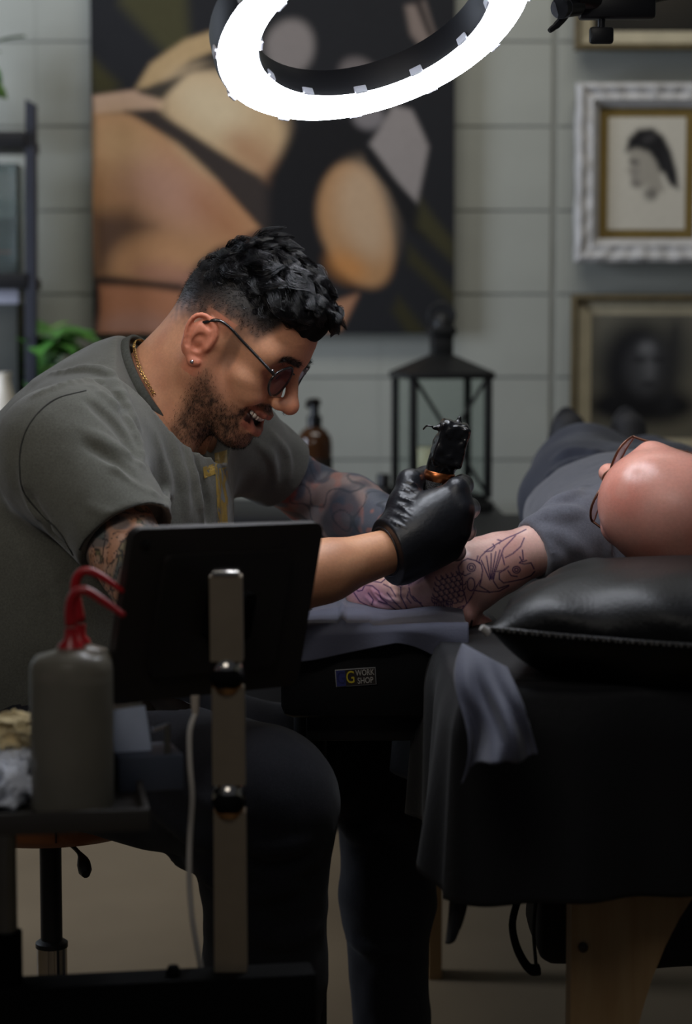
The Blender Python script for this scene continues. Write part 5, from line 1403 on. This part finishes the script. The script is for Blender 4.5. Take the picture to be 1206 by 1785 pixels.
# ------------------------------------------------------------------ tattoo table, pillow, drapes, arm rest
TZ = .735
yaw_t = math.radians(3.4); RT = np.array(Matrix.Rotation(yaw_t, 3, 'Z')); TO = np.array((.487, 2.15, 0))   # near end, centre line
def TW(p): return TO + np.asarray(p, float) @ RT.T
tb = thing('treatment_table', 'long black padded treatment table on pale wooden legs', 'table', tuple(TW((0, 1.0, 0))))
m_vinyl = mat('black_vinyl', (14, 14, 16), .5, spec=.3, vary=.1, bump=.12, bscale=300)
m_pine = mat('pale_pine', (160, 132, 94), .6, vary=.22, vscale=9, stretch=(9, 9, .8), bump=.1, bscale=60, rgb2=(146, 114, 76))
MB().box((-.35, -.02, TZ - .065), (.35, 2.10, TZ), RT, TO, .018).build('padded_top', m_vinyl, tb)
for sx in (-1, 1): MB().box((sx * .27 - .012, .02, TZ - .15), (sx * .27 + .012, 2.05, TZ - .066), RT, TO, .002).build('side_rail', m_pine, tb)
for yy in (.03,):
    # arched end frame: two legs and a curved brace, cut from one board
    n = 14; out = [(-.238, 0, 0), (-.175, 0, 0)] + [(-.178 + .178 * (1 - math.cos(t)), 0, .20 + .36 * math.sin(t)) for t in np.linspace(.0, math.pi / 2, n)]
    out += [(.178 - .178 * (1 - math.cos(t)), 0, .20 + .36 * math.sin(t)) for t in np.linspace(math.pi / 2, 0, n)][1:] + [(.178, 0, 0), (.238, 0, 0), (.238, 0, TZ - .066), (-.238, 0, TZ - .066)]
    P = TW(np.array(out) + (0, yy, 0))
    fr = MB().prism(P, RT @ np.array((0, .032, 0))).build('end_frame', m_pine, tb)
    for sx in (-1, 1):
        for zz in (.30, .44, .58):
            MB().lathe([(.0055, 0), (.0055, .003), (.003, .0045)], TW((sx * .225, yy - .001, zz)), 12, R=RT @ np.array(((1, 0, 0), (0, 0, -1), (0, 1, 0)))).build('bolt', mat('dark_bolt', (60, 52, 44), .5, metal=.5), fr)
# pillow
pe = np.array((.96, -.28, 0)); pe /= np.linalg.norm(pe); pfw = np.array((-pe[1], pe[0], 0))
p0 = np.array((.148, 2.13, .797)); PWd, PDp = .58, .40
pc = p0 + pe * PWd / 2 + pfw * PDp / 2; pc[2] = .797
pil = thing('pillow', 'plump black leather pillow with a pale stitched edge under the bald head', 'pillow', (pc[0], pc[1], TZ))
pl = Field(pc - .40, pc + .40, .0052); pl.lo[2] = .72; pl = Field((pc[0] - .40, pc[1] - .34, .725), (pc[0] + .40, pc[1] + .34, .92), .0045)
def pillow_f(P):
    x = (P[0] - pc[0]) * pe[0] + (P[1] - pc[1]) * pe[1]; y = (P[0] - pc[0]) * pfw[0] + (P[1] - pc[1]) * pfw[1]; z = P[2] - pc[2]
    u, v = np.abs(x) / (PWd / 2), np.abs(y) / (PDp / 2)
    e = np.clip(1 - u ** 3.2, 0, 1) ** .5 * np.clip(1 - v ** 3.2, 0, 1) ** .5
    up = .063 * e + .002; dn = .085 * e + .002
    g = .0035 * np.sin(x * 55 + 2 * np.sin(y * 30)) * (1 - e) * 2
    d = np.where(z > 0, z - up - g, -z - dn - g)
    ed = np.maximum(u - 1, v - 1) * PDp / 2
    return np.maximum(d * .75, ed)
pl.comb(pl.lo, pl.lo + pl.h * pl.n, pillow_f, 0, 'add', 0)
hd = CW(np.array((0.0, 0, .03))); pl.ell(hd, (.105, .115, .088), .02, 'sub')
pl.plane((0, 0, TZ + .0015), (0, 0, -1))
v_, q_ = pl.mesh(); v_ = smooth_mesh(v_, q_, 3)
link('leather_cover', mesh_np('leather_cover', v_, q_), mat('black_leather', (9, 9, 10), .42, spec=.28, vary=.1, bump=.25, bscale=260), pil, True)
rim = []
for t in np.linspace(0, 1, 41): rim.append(p0 + pe * PWd * t + np.array((0, 0, .003 - .010 * t * (1 - t) * 4)) - pfw * .001)
m_zip = mat('pale_stitch', (92, 90, 88), .6, vary=.4, vscale=200)
MB().tube(rim, .0024, 8).build('piping', mat('piping_grey', (52, 52, 54), .5), pil, True)
zg = MB()
for i in range(92):
    a = p0 + pe * PWd * (i + .3) / 92 + np.array((0, 0, .003 - .010 * ((i + .3) / 92) * (1 - (i + .3) / 92) * 4)) - pfw * .0042
    zg.box((-.0011, -.001, -.0024), (.0011, .001, .0024), R=np.array(Matrix.Rotation(.5 if i % 2 else -.2, 3, 'Y')), c=a)
o = zg.build('stitching', m_zip, pil); o['kind'] = 'stuff'
MB().tube([p0 + np.array((.004, -.004, -.002)), p0 + np.array((-.004, -.006, .004))], [.005, .0035], 8).build('corner_tab', mat('white_tab', (190, 186, 182), .6), pil)
# table drape: black sheet hanging over the head end
m_sheet = mat('black_drape_sheet', (22, 22, 25), .6, spec=.3, vary=.12, vscale=8, bump=.2, bscale=120, sheen=.05)
EL, EN = -.362, -.030
for sx in (-1, 1):
    a = TW((sx * .325 - (.0 if sx > 0 else .005), 1.30, 0)); lx_ = U(757, 1600, a[1])[0] if sx < 0 else a[0]
    MB().box((lx_ - .012, a[1] - .03, 0), (lx_ + .012, a[1] + .03, TZ - .066), bev=.002).build('leg', m_pine, tb)
MB().box((-.34, 1.28, TZ - .13), (.34, 1.305, TZ - .066), RT, TO, .002).build('cross_rail', m_pine, tb)
def drape(u, v):
    # u runs along the left side then the head end; v from the top edge down
    L1, L2 = .62, .70; s = u * (L1 + L2)
    if s < L1: q = np.array((EL, EN + (L1 - s), 0)); nrm = np.array((-1., 0, 0)); dc = L1 - s
    else: q = np.array((EL + (s - L1), EN, 0)); nrm = np.array((0, -1., 0)); dc = s - L1
    c = math.exp(-(dc / .10) ** 2)
    nrm = nrm + np.array((-1., -1., 0)) * .5 * c * (1 if s < L1 else 1)
    nrm = nrm / np.linalg.norm(nrm)
    hang = .212 + .012 * math.sin(s * 9) + .02 * c
    if v < .22:
        k = v / .22; inn = (1 - k) * .10
        q = q - nrm * inn * np.array((1, 1, 0)) if True else q
        z = TZ + .0035 + .004 * math.sin(s * 23) * k
    else:
        k = (v - .22) / .78; z = TZ + .002 - hang * k
        wav = .013 * k * math.sin(s * 26 + 1.2) + .007 * k * math.sin(s * 61)
        q = q + nrm * (.012 * math.sin(min(1, k * 4) * math.pi / 2) + .02 * k * c + wav + (.010 * k * math.exp(-((dc - .06) / .14) ** 2) if s < L1 else 0))
    p = TW(q); p[2] = z
    return p
sheet('drape_sheet', drape, 150, 44, m_sheet, None, .0015)
dsh = bpy.data.objects['drape_sheet']; tag(dsh, 'black protective sheet hanging over the head end of the treatment table', 'drape')
# slate blue sheet shaped and coloured as lamplight on the black drape's corner
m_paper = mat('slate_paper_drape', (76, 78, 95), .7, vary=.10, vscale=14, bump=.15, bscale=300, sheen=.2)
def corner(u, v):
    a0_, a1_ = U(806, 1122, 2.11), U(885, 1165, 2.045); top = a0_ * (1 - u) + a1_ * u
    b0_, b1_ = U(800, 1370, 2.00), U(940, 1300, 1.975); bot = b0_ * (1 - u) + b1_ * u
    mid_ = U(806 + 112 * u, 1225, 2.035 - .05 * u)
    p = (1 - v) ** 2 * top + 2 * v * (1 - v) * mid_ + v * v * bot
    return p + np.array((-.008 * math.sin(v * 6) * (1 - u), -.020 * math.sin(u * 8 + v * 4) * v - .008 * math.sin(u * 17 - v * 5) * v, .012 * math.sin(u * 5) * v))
o = sheet('drape_highlight', corner, 40, 50, m_paper, None, .0012); tag(o, 'slate blue fold standing for lamplight on the black sheet at the pillow corner', 'drape')
def tail(u, v):
    a = U(788 + 42 * u, 1400, 2.14 - .03 * u); b = U(778 + 26 * u, 1645 - 20 * u, 2.12 - .02 * u); m_ = U(790 + 40 * u, 1560, 2.11)
    p = (1 - v) ** 2 * a + 2 * v * (1 - v) * m_ + v * v * b
    return p + np.array((0, -.012 * math.sin(u * 5), 0))
o = sheet('drape_tail', tail, 14, 30, m_sheet, dsh, .0015)
# black bag hanging under the table
bg = thing('hanging_bag', 'soft black bag with strap loops hanging under the treatment table', 'bag', (.43, 2.42, .36))
bgf = Field((.17, 2.22, .36), (.66, 2.52, .70), .006)
bgf.comb((.2, 2.26, .38), (.62, 2.48, .68), rbox(np.array((.425, 2.40, .515)), (.18, .075, .125), (np.array((1., 0, 0)), np.array((0, 1., 0)), np.array((0, 0, 1.))), .022), 0, 'add', .02)
near_disp(bgf, [(.006, 14, 81, (1, 1, 1))])
v_, q_ = bgf.mesh(); link('bag_body', mesh_np('bag_body', smooth_mesh(v_, q_), q_), mat('black_nylon', (16, 16, 18), .7), bg, True)
MB().tube(spline([U(905, 1560, 2.3), U(893, 1610, 2.29), U(902, 1655, 2.29), U(922, 1688, 2.29), U(940, 1690, 2.30)], 24), .007, 8, flat=.35).build('strap', mat('black_webbing', (14, 14, 15), .8), bg, True)
MB().tube(spline([U(935, 1560, 2.29), U(930, 1620, 2.285), U(934, 1680, 2.29)], 14), .006, 8, flat=.35).build('strap', mat('black_webbing', (14, 14, 15), .8), bg, True)

# arm rest
AZ = U(640, 1085, 2.45)[2]
ar = thing('arm_rest', 'black padded arm rest with a small enamel badge between the two men', 'arm rest', (.03, 2.60, 0))
xl, xr_ = U(490, 1120, 2.44)[0], U(772, 1120, 2.44)[0]
MB().box((xl, 2.42, AZ - .115), (xr_, 2.80, AZ - .002), bev=.014).build('pad', m_vinyl, ar)
MB().box((xl + .03, 2.46, AZ - .15), (xr_ - .03, 2.76, AZ - .115), bev=.004).build('mounting_plate', m_black, ar)
MB().cyl((-.048, 2.66, .03), (-.048, 2.66, AZ - .14), .022).build('column', m_black, ar)
MB().lathe([(.17, 0), (.17, .012), (.05, .03), (.03, .04)], (-.048, 2.66, 0)).build('foot', m_black, ar)
MB().lathe([(.012, 0), (.014, .01), (.008, .02)], U(527, 1331, 2.52), 16, R=np.stack(frame_of((0, -1, 0)), 1)).build('lock_knob', mat('brass_knob', (150, 130, 90), .3, metal=.8), ar)
# badge with lettering
bgd = U(620, 1180, 2.4195); k = 2.42 / FPX; bt_ = math.radians(-4)
RB = np.array(Matrix.Rotation(-bt_ * -1, 3, 'Y'))
def BX(lo, hi, name, m, par, bev=0.0): return MB().box((lo[0] * k, lo[1], -hi[1] * k), (hi[0] * k, hi[1 + 1], -lo[2 if len(lo) > 2 else 1] * k), RB, bgd, bev).build(name, m, par)
plate = MB().box((-36 * k, -.0022, -15.5 * k), (36 * k, .0008, 15.5 * k), RB, bgd, .0007).build('badge', mat('badge_silver', (128, 128, 130), .4), ar)
MB().box((-34.3 * k, -.0026, -14 * k), (34.3 * k, -.0014, 14 * k), RB, bgd).build('badge_field', mat('badge_dark', (38, 32, 30), .5), plate)
MB().box((-34.3 * k, -.0029, -14 * k), (-18 * k, -.0020, 14 * k), RB, bgd).build('badge_blue', mat('badge_blue', (44, 48, 104), .5), plate)
def text(body, x, z, size, material, name, par, sx=1.0):
    cu = bpy.data.curves.new(name, 'FONT'); cu.body = body; cu.size = size; cu.extrude = .0003; cu.align_x = 'CENTER'; cu.align_y = 'CENTER'; cu.resolution_u = 3; cu.offset = .00006
    o = bpy.data.objects.new(name, cu); COL.objects.link(o)
    dg = bpy.context.evaluated_depsgraph_get(); me = bpy.data.meshes.new_from_object(o.evaluated_get(dg)); bpy.data.objects.remove(o)
    V = np.array([v.co[:] for v in me.vertices]); V = np.stack([V[:, 0] * sx + x, -V[:, 2] - .0030, V[:, 1] + z], 1) @ RB.T + bgd
    me.vertices.foreach_set('co', V.astype(np.float32).ravel()); me.update()
    return link(name, me, material, par, False)
m_letter = mat('badge_letter', (170, 166, 160), .5)
text('WORK', 16.5 * k, 7 * k, 15 * k, m_letter, 'lettering', plate, .70)
text('SHOP', 16.5 * k, -7 * k, 15 * k, m_letter, 'lettering', plate, .74)
text('G', -9.5 * k, 0, 31 * k, mat('badge_yellow', (190, 170, 44), .5), 'lettering', plate, .72)
text('G', -26 * k, 0, 31 * k, mat('badge_blue_letter', (34, 38, 86), .5), 'lettering', plate, .72)
# slate paper over the arm rest
x_l, x_r = U(478, 1100, 2.41)[0], U(812, 1100, 2.46)[0]
def armsheet(u, v):
    x = x_l + (x_r - x_l) * u
    drop = .030 + .012 * math.sin(u * 5 + 1) + .040 * max(0, (u - .62) / .38) ** 1.3
    if v < .7:
        k_ = v / .7; y = 2.84 - k_ * (2.84 - 2.408); z = AZ + .002 + .004 * math.sin(u * 11 + k_ * 6) * math.sin(k_ * 3.1) + .003 * math.sin(k_ * 17 + u * 3) + .006 * math.exp(-((u - .35) / .012) ** 2)
        z = z + .004 * max(0, math.sin(k_ * math.pi * 2.5)) * (u < .5)
        return np.array((x, y, z))
    k_ = (v - .7) / .3; r = .006
    return np.array((x, 2.408 - r * math.sin(min(1, k_ * 3) * math.pi / 2) - .006 * k_ * math.sin(u * 14), AZ + .002 - drop * k_))
o = sheet('arm_rest_paper', armsheet, 90, 60, m_paper, None, .0012); tag(o, 'slate blue disposable paper spread over the black arm rest', 'paper')
# arm rest resting piece under the client's elbow: rolled paper towel
# ------------------------------------------------------------------ stool
sx_, sy_ = U(88, 1480, 2.62)[0], 2.62; SZ = .515; sb = .462
sl = thing('stool', 'round tan leather stool on a black and chrome gas column under the tattooist', 'stool', (sx_, sy_, 0))
m_tan = mat('tan_leather', (158, 98, 60), .5, vary=.15, vscale=12, bump=.15, bscale=200)
seat = MB().lathe([(.03, sb), (.10, sb), (.128, sb + .004), (.140, sb + .016), (.142, SZ - .016), (.132, SZ - .004), (.10, SZ)], (sx_, sy_, 0), 48).build('seat', m_tan, sl, None)
for i in range(6):
    a = i * math.pi / 3 + .72
    MB().tube([(sx_ + .1425 * math.cos(a), sy_ + .1425 * math.sin(a), z) for z in np.linspace(sb + .014, SZ - .016, 6)], .0013, 6).build('seam', mat('seam_brown', (60, 36, 24), .7), seat)
MB().lathe([(.055, sb - .012), (.055, sb), (.02, sb)], (sx_, sy_, 0)).build('seat_plate', m_black, sl)
z1 = U(88, 1650, 2.62)[2]
MB().lathe([(.0145, z1 - .02), (.0145, sb - .006)], (sx_, sy_, 0)).build('gas_column', m_black, sl)
MB().lathe([(.016, z1), (.0215, z1), (.0215, z1 + .006), (.016, z1 + .010)], (sx_, sy_, 0)).build('column_collar', m_black, sl)
MB().lathe([(.0205, .09), (.0205, z1)], (sx_, sy_, 0)).build('chrome_sleeve', mat('chrome', (196, 190, 182), .14, metal=1.0), sl)
MB().tube(spline([(sx_ + .02, sy_ - .02, sb - .010), (sx_ + .05, sy_ - .08, sb - .016), U(150, 1524, 2.5)], 10), [.003] * 5 + [.005, .008, .010, .010, .006], 10, flat=.9).build('height_lever', m_black, sl)
for i in range(5):
    a = .3 + i * 1.2566; e = np.array((sx_ + .25 * math.cos(a), sy_ + .25 * math.sin(a), .055))
    MB().tube([(sx_, sy_, .095), e], [.018, .012], 10).build('base_arm', mat('chrome', (196, 190, 182), .14, metal=1.0), sl)
    MB().cyl(e + (0, -.008, -.029), e + (0, .008, -.029), .026).build('caster', m_black, sl)

# ------------------------------------------------------------------ instrument cart with tablet post
yc = math.radians(9); RCt = np.array(Matrix.Rotation(yc, 3, 'Z')); CO = np.array((U(395, 1700, 1.93)[0], 1.96, 0))
LZ = U(395, 1705, 1.93)[2]
ct = thing('instrument_cart', 'black instrument cart in the foreground with a metal upright and upper tray', 'cart', (CO[0] - .2, 1.95, 0))
m_cart = mat('cart_black', (10, 10, 11), .75, spec=.1)
m_grey = mat('brushed_grey', (128, 124, 116), .35, metal=.8)
MB().box((-.52, -.030, LZ - .16), (.085, .012, LZ), RCt, CO, .004).build('lower_beam', m_cart, ct)
UZ = U(120, 1404, 1.82)[2]
MB().box((-.52, -.14, UZ - .020), (-.085, .14, UZ - .012), RCt, CO, .003).build('upper_tray', mat('smoked_tray', (56, 52, 48), .45), ct)
for (lo, hi) in (((-.52, -.142, UZ - .020), (-.085, -.136, UZ)), ((-.52, .136, UZ - .020), (-.085, .142, UZ)), ((-.091, -.14, UZ - .020), (-.085, .14, UZ))):
    MB().box(lo, hi, RCt, CO, .001).build('tray_rim', mat('smoked_tray', (56, 52, 48), .45), ct)
lp = U(9, 1560, 1.92)
MB().cyl((lp[0], 1.92, LZ - .02), (lp[0], 1.92, UZ - .02), .0115).build('tray_post', m_grey, ct)
MB().cyl((lp[0], 1.92, LZ - .02), (lp[0], 1.92, LZ + .05), .016).build('post_socket', m_cart, ct)
for (x, y) in ((-.49, -.16), (.055, -.16), (-.49, .10), (.055, .10)):
    p = CO + RCt @ np.array((x, y, 0)); MB().cyl((p[0], p[1], .05), (CO + RCt @ np.array((x, -.01, LZ - .12))), .014).build('leg', m_cart, ct)
    MB().cyl((p[0] - .01, p[1], .027), (p[0] + .01, p[1], .027), .027).build('caster', m_cart, ct)
kb = U(302, 1694, 1.938); MB().lathe([(.006, 0), (.008, .003), (.005, .010)], (kb[0], kb[1], LZ)).build('thumb_screw', m_cart, ct)

# tablet stand: flat bar with two ball joints
PYs = 1.96; kx = PYs / FPX
sd = thing('tablet_stand', 'flat champagne metal bar with two round joints holding up the tablet', 'stand', (U(398, 1705, PYs)[0], PYs, LZ))
m_bar = mat('champagne_metal', (150, 136, 116), .42, metal=.55, vary=.05, vscale=40)
m_chrome = mat('chrome', (196, 190, 182), .14, metal=1.0)
segs = [((394, 1003), (396, 1150)), ((398, 1196), (400, 1365)), ((401, 1412), (403, 1708))]
for (a, b) in segs:
    A, B = U(a[0], a[1], PYs), U(b[0], b[1], PYs); wv = np.array((28 * kx, 0, 0)); dv = np.array((0, .012, 0))
    MB().add([A - wv - dv, A + wv - dv, A + wv + dv, A - wv + dv, B - wv * 1.02 - dv, B + wv * 1.02 - dv, B + wv * 1.02 + dv, B - wv * 1.02 + dv],
             [(0, 1, 2, 3), (4, 7, 6, 5), (0, 4, 5, 1), (1, 5, 6, 2), (2, 6, 7, 3), (3, 7, 4, 0)]).build('bar', m_bar, sd)
for (px, py) in ((396, 1172), (399, 1388)):
    c = U(px, py, PYs)
    j = MB().ball(c + np.array((0, -.003, .001)), (.0165, .0150, .0165), 24, 16).build('ball_joint', m_chrome, sd, True)
    MB().ball(c + np.array((0, -.0125, -.0045)), (.0150, .0075, .0125), 24, 14).build('joint_cap', m_cart, j, True)
    MB().lathe([(.0165, -.0075), (.0172, -.006), (.0172, -.003), (.0165, -.0015)], c + np.array((0, -.003, 0)), 28).build('joint_band', m_cart, j)
    MB().lathe([(.012, -.0200), (.0150, -.0150), (.0150, -.0085)], c + np.array((0, -.003, 0)), 24).build('joint_foot', mat('warm_brass', (176, 136, 96), .3, metal=.9), j)
ctp = U(394, 998, PYs)
MB().box((-.0135, -.013, -.004), (.0135, .013, .003), c=ctp, bev=.002).build('end_cap', m_chrome, sd)
# tablet
def rxyz(r):
    cx, cy, cz = np.cos(r); sx, sy, sz = np.sin(r)
    return np.array([[cz, -sz, 0], [sz, cz, 0], [0, 0, 1]]) @ np.array([[cy, 0, sy], [0, 1, 0], [-sy, 0, cy]]) @ np.array([[1, 0, 0], [0, cx, -sx], [0, sx, cx]])
TR_ = rxyz(np.array((.2, .038, .751))); TC = np.array((-.132, 2.035, .832)); TWd, THt = .25, .18
tbl = thing('tablet', 'dark tablet seen from the back on the foreground stand', 'tablet', tuple(TC - TR_ @ np.array((0, 0, THt / 2))))
def rr_prism(w, h, r, y0, y1, name, material, parent):
    out = []
    for (sx, sz, a0) in ((1, 1, 0), (-1, 1, 90), (-1, -1, 180), (1, -1, 270)):
        for a in np.linspace(a0, a0 + 90, 7): out.append((sx * (w / 2 - r) + r * math.cos(math.radians(a)), y0, sz * (h / 2 - r) + r * math.sin(math.radians(a))))
    return MB().prism(np.array(out) @ TR_.T + TC, TR_ @ np.array((0, y1 - y0, 0))).build(name, material, parent)
m_tab = mat('tablet_case', (42, 37, 35), .42, spec=.4)
rr_prism(TWd, THt, .012, -.005, .005, 'case', m_tab, tbl)
rr_prism(TWd - .012, THt - .012, .008, .005, .0056, 'screen', mat('tablet_screen', (60, 66, 76), .1, emit=0.0), tbl)
rr_prism(TWd * .66, THt * .70, .008, -.011, -.005, 'back_plate', mat('plate_brown', (32, 28, 26), .5), tbl)
rr_prism(.05, .05, .006, -.030, -.010, 'mount_socket', m_cart, tbl)
MB().lathe([(.005, 0), (.0055, .0015), (.004, .002)], TC + TR_ @ np.array((-.108, -.005, .074)), 16, R=TR_ @ np.array(((1, 0, 0), (0, 0, -1), (0, 1, 0)))).build('rear_camera', mat('camera_glass', (14, 14, 18), .1), tbl)
bk = TC + TR_ @ np.array((0.0, -.030, .02)); MB().tube([bk, ctp + np.array((0, .006, -.008))], .009, 12).build('mount_arm', m_cart, sd)
# charging cable
plug = U(340, 1220, 2.00)
cbm = thing('charging_cable', 'thin white charging cable hanging from the tablet to the cart', 'cable', tuple(U(352, 1697, 2.0)))
m_cable = mat('white_cable', (206, 200, 192), .5)
MB().lathe([(.0045, 0), (.0040, -.012), (.0028, -.020)], plug + (0, 0, .004), 14).build('plug', mat('plug_white', (210, 196, 180), .45), cbm)
MB().tube(spline([plug + (0, 0, -.014), U(331, 1275, 1.99), U(331, 1330, 1.985), U(335, 1390, 1.98), U(331, 1460, 1.98), U(330, 1530, 1.98), U(335, 1600, 1.98), U(345, 1660, 1.985), U(352, 1700, 1.99)], 70), .0029, 10).build('cord', m_cable, cbm, True)

# ------------------------------------------------------------------ on the tray
TZt = UZ - .012
m_bottle = mat('cloudy_plastic', (158, 152, 138), .28, trans=.55, ior=1.2, vary=.12, vscale=18)
m_liquid = mat('grey_liquid', (74, 70, 62), .4, vary=.25, vscale=14)
m_red = mat('red_plastic', (160, 18, 24), .3, coat=.2)
def wash_bottle(px, Y, w, ptop, sp, label):
    c = U(px, 1300, Y); k_ = Y / FPX; r = w / 2 * k_; zt = U(px, ptop, Y)[2] - TZt
    t = thing('wash_bottle', label, 'bottle', (c[0], Y, TZt), 'wash bottles on the cart tray')
    MB().lathe([(r * .9, .0), (r, .004), (r, zt * .86), (r * .97, zt * .905), (r * .84, zt * .95), (r * .36, zt * .985), (r * .34, zt)], (c[0], Y, TZt), 36).build('bottle_body', m_bottle, t)
    MB().lathe([(r * .90, .003), (r * .95, .006), (r * .95, zt * .80), (r * .2, zt * .805)], (c[0], Y, TZt), 32).build('liquid', m_liquid, t)
    MB().lathe([(r * .36, zt * .965), (r * .37, zt * .97), (r * .30, zt + .003), (r * .17, zt + .008), (.0055, zt + .018)], (c[0], Y, TZt), 24).build('screw_cap', m_red, t)
    P = spline([(c[0], Y, TZt + zt + .02)] + [U(a, b, Y) for a, b in sp], 30)
    MB().tube(P, np.interp(np.linspace(0, 1, 30), [0, .3, .8, 1], [.0055, .005, .0038, .0026]), 12).build('spout', m_red, t, True)
wash_bottle(126, 1.855, 146, 1128, [(122, 1060), (130, 1036), (150, 1030), (180, 1048), (217, 1074)], 'front cloudy wash bottle with the lower red bent spout on the cart tray')
wash_bottle(142, 1.945, 112, 1120, [(131, 1030), (136, 1004), (152, 995), (178, 1006), (216, 1032)], 'wash bottle behind, whose red bent spout rises higher')
def crumple(c, r, seed, label, material, name='crumpled_tissue', amp=.4):
    c = np.array(c, float); f = Field(c - np.array((r * 1.5, r * 1.5, r * 1.2)), c + np.array((r * 1.5, r * 1.5, r * 1.6)), r / 22)
    f.ell(c, (r, r * .9, r * .75), 0); g = fieldgrid(f); f.d += (r * 1.4 * amp * (np.abs(vnoise(g, 2.2 / r, seed)) - .4) + r * .2 * np.abs(vnoise(g, 5 / r, seed + 1))).astype(np.float32)
    f.plane((0, 0, c[2] - r * .62), (0, 0, -1))
    v_, q_ = f.mesh(); return tag(link(name, mesh_np(name, v_, q_), material, None, None, 50), label, 'tissue', 'used tissues on the cart tray')
m_tis = mat('white_tissue', (232, 236, 246), .9, vary=.06)
p = U(8, 1360, 1.86); crumple((p[0], 1.86, TZt + .020), .030, 3, 'white crumpled tissue lying lowest at the left edge of the tray', m_tis)
p = U(-4, 1300, 1.93); crumple((p[0], 1.93, TZt + .022), .034, 5, 'white crumpled tissue heaped behind the lower one', m_tis)
p = U(20, 1275, 1.93); crumple((p[0], 1.935, TZt + .058), .024, 12, 'small yellowish crumpled tissue on top of the heap', mat('cream_tissue', (226, 206, 160), .9, vary=.1))
# slate towels in a small holder
hx = U(252, 1310, 1.93)
th = thing('towel_holder', 'small wire holder with slate blue folded paper towels beside the wash bottles', 'holder', (hx[0], 1.95, TZt))
m_towel = mat('slate_towel', (190, 200, 222), .85, vary=.08, bump=.3, bscale=700)
Rh = np.array(Matrix.Rotation(math.radians(-14), 3, 'X')) 
Rh = np.array(Matrix.Rotation(math.radians(16), 3, 'Z')) @ Rh @ np.array(Matrix.Rotation(math.radians(-5), 3, 'Y'))
zt_ = U(240, 1232, 1.95)[2] - TZt
for i in range(4): MB().box((-.022 - .001 * i, .004 * i, .004), (.014 + .001 * i, .004 * i + .0034, zt_ - .004 * i), Rh, (hx[0] - .004, 1.945, TZt), .0006).build('paper_towel', m_towel, th)
MB().box((-.030, -.018, 0), (.034, .05, .035), np.array(Matrix.Rotation(math.radians(16), 3, 'Z')), (hx[0], 1.945, TZt), .002).build('holder_tray', mat('slate_plastic', (70, 76, 90), .5), th)
wp = U(291, 1262, 1.94)
MB().tube([(wp[0], 1.94, TZt + .002), (wp[0], 1.94, wp[2])], .0032, 8).build('wire_post', m_grey, th)
MB().tube([(wp[0], 1.94, wp[2]), (wp[0] - .014, 1.935, wp[2] - .004)], .003, 8).build('wire_clip', m_silver, th)
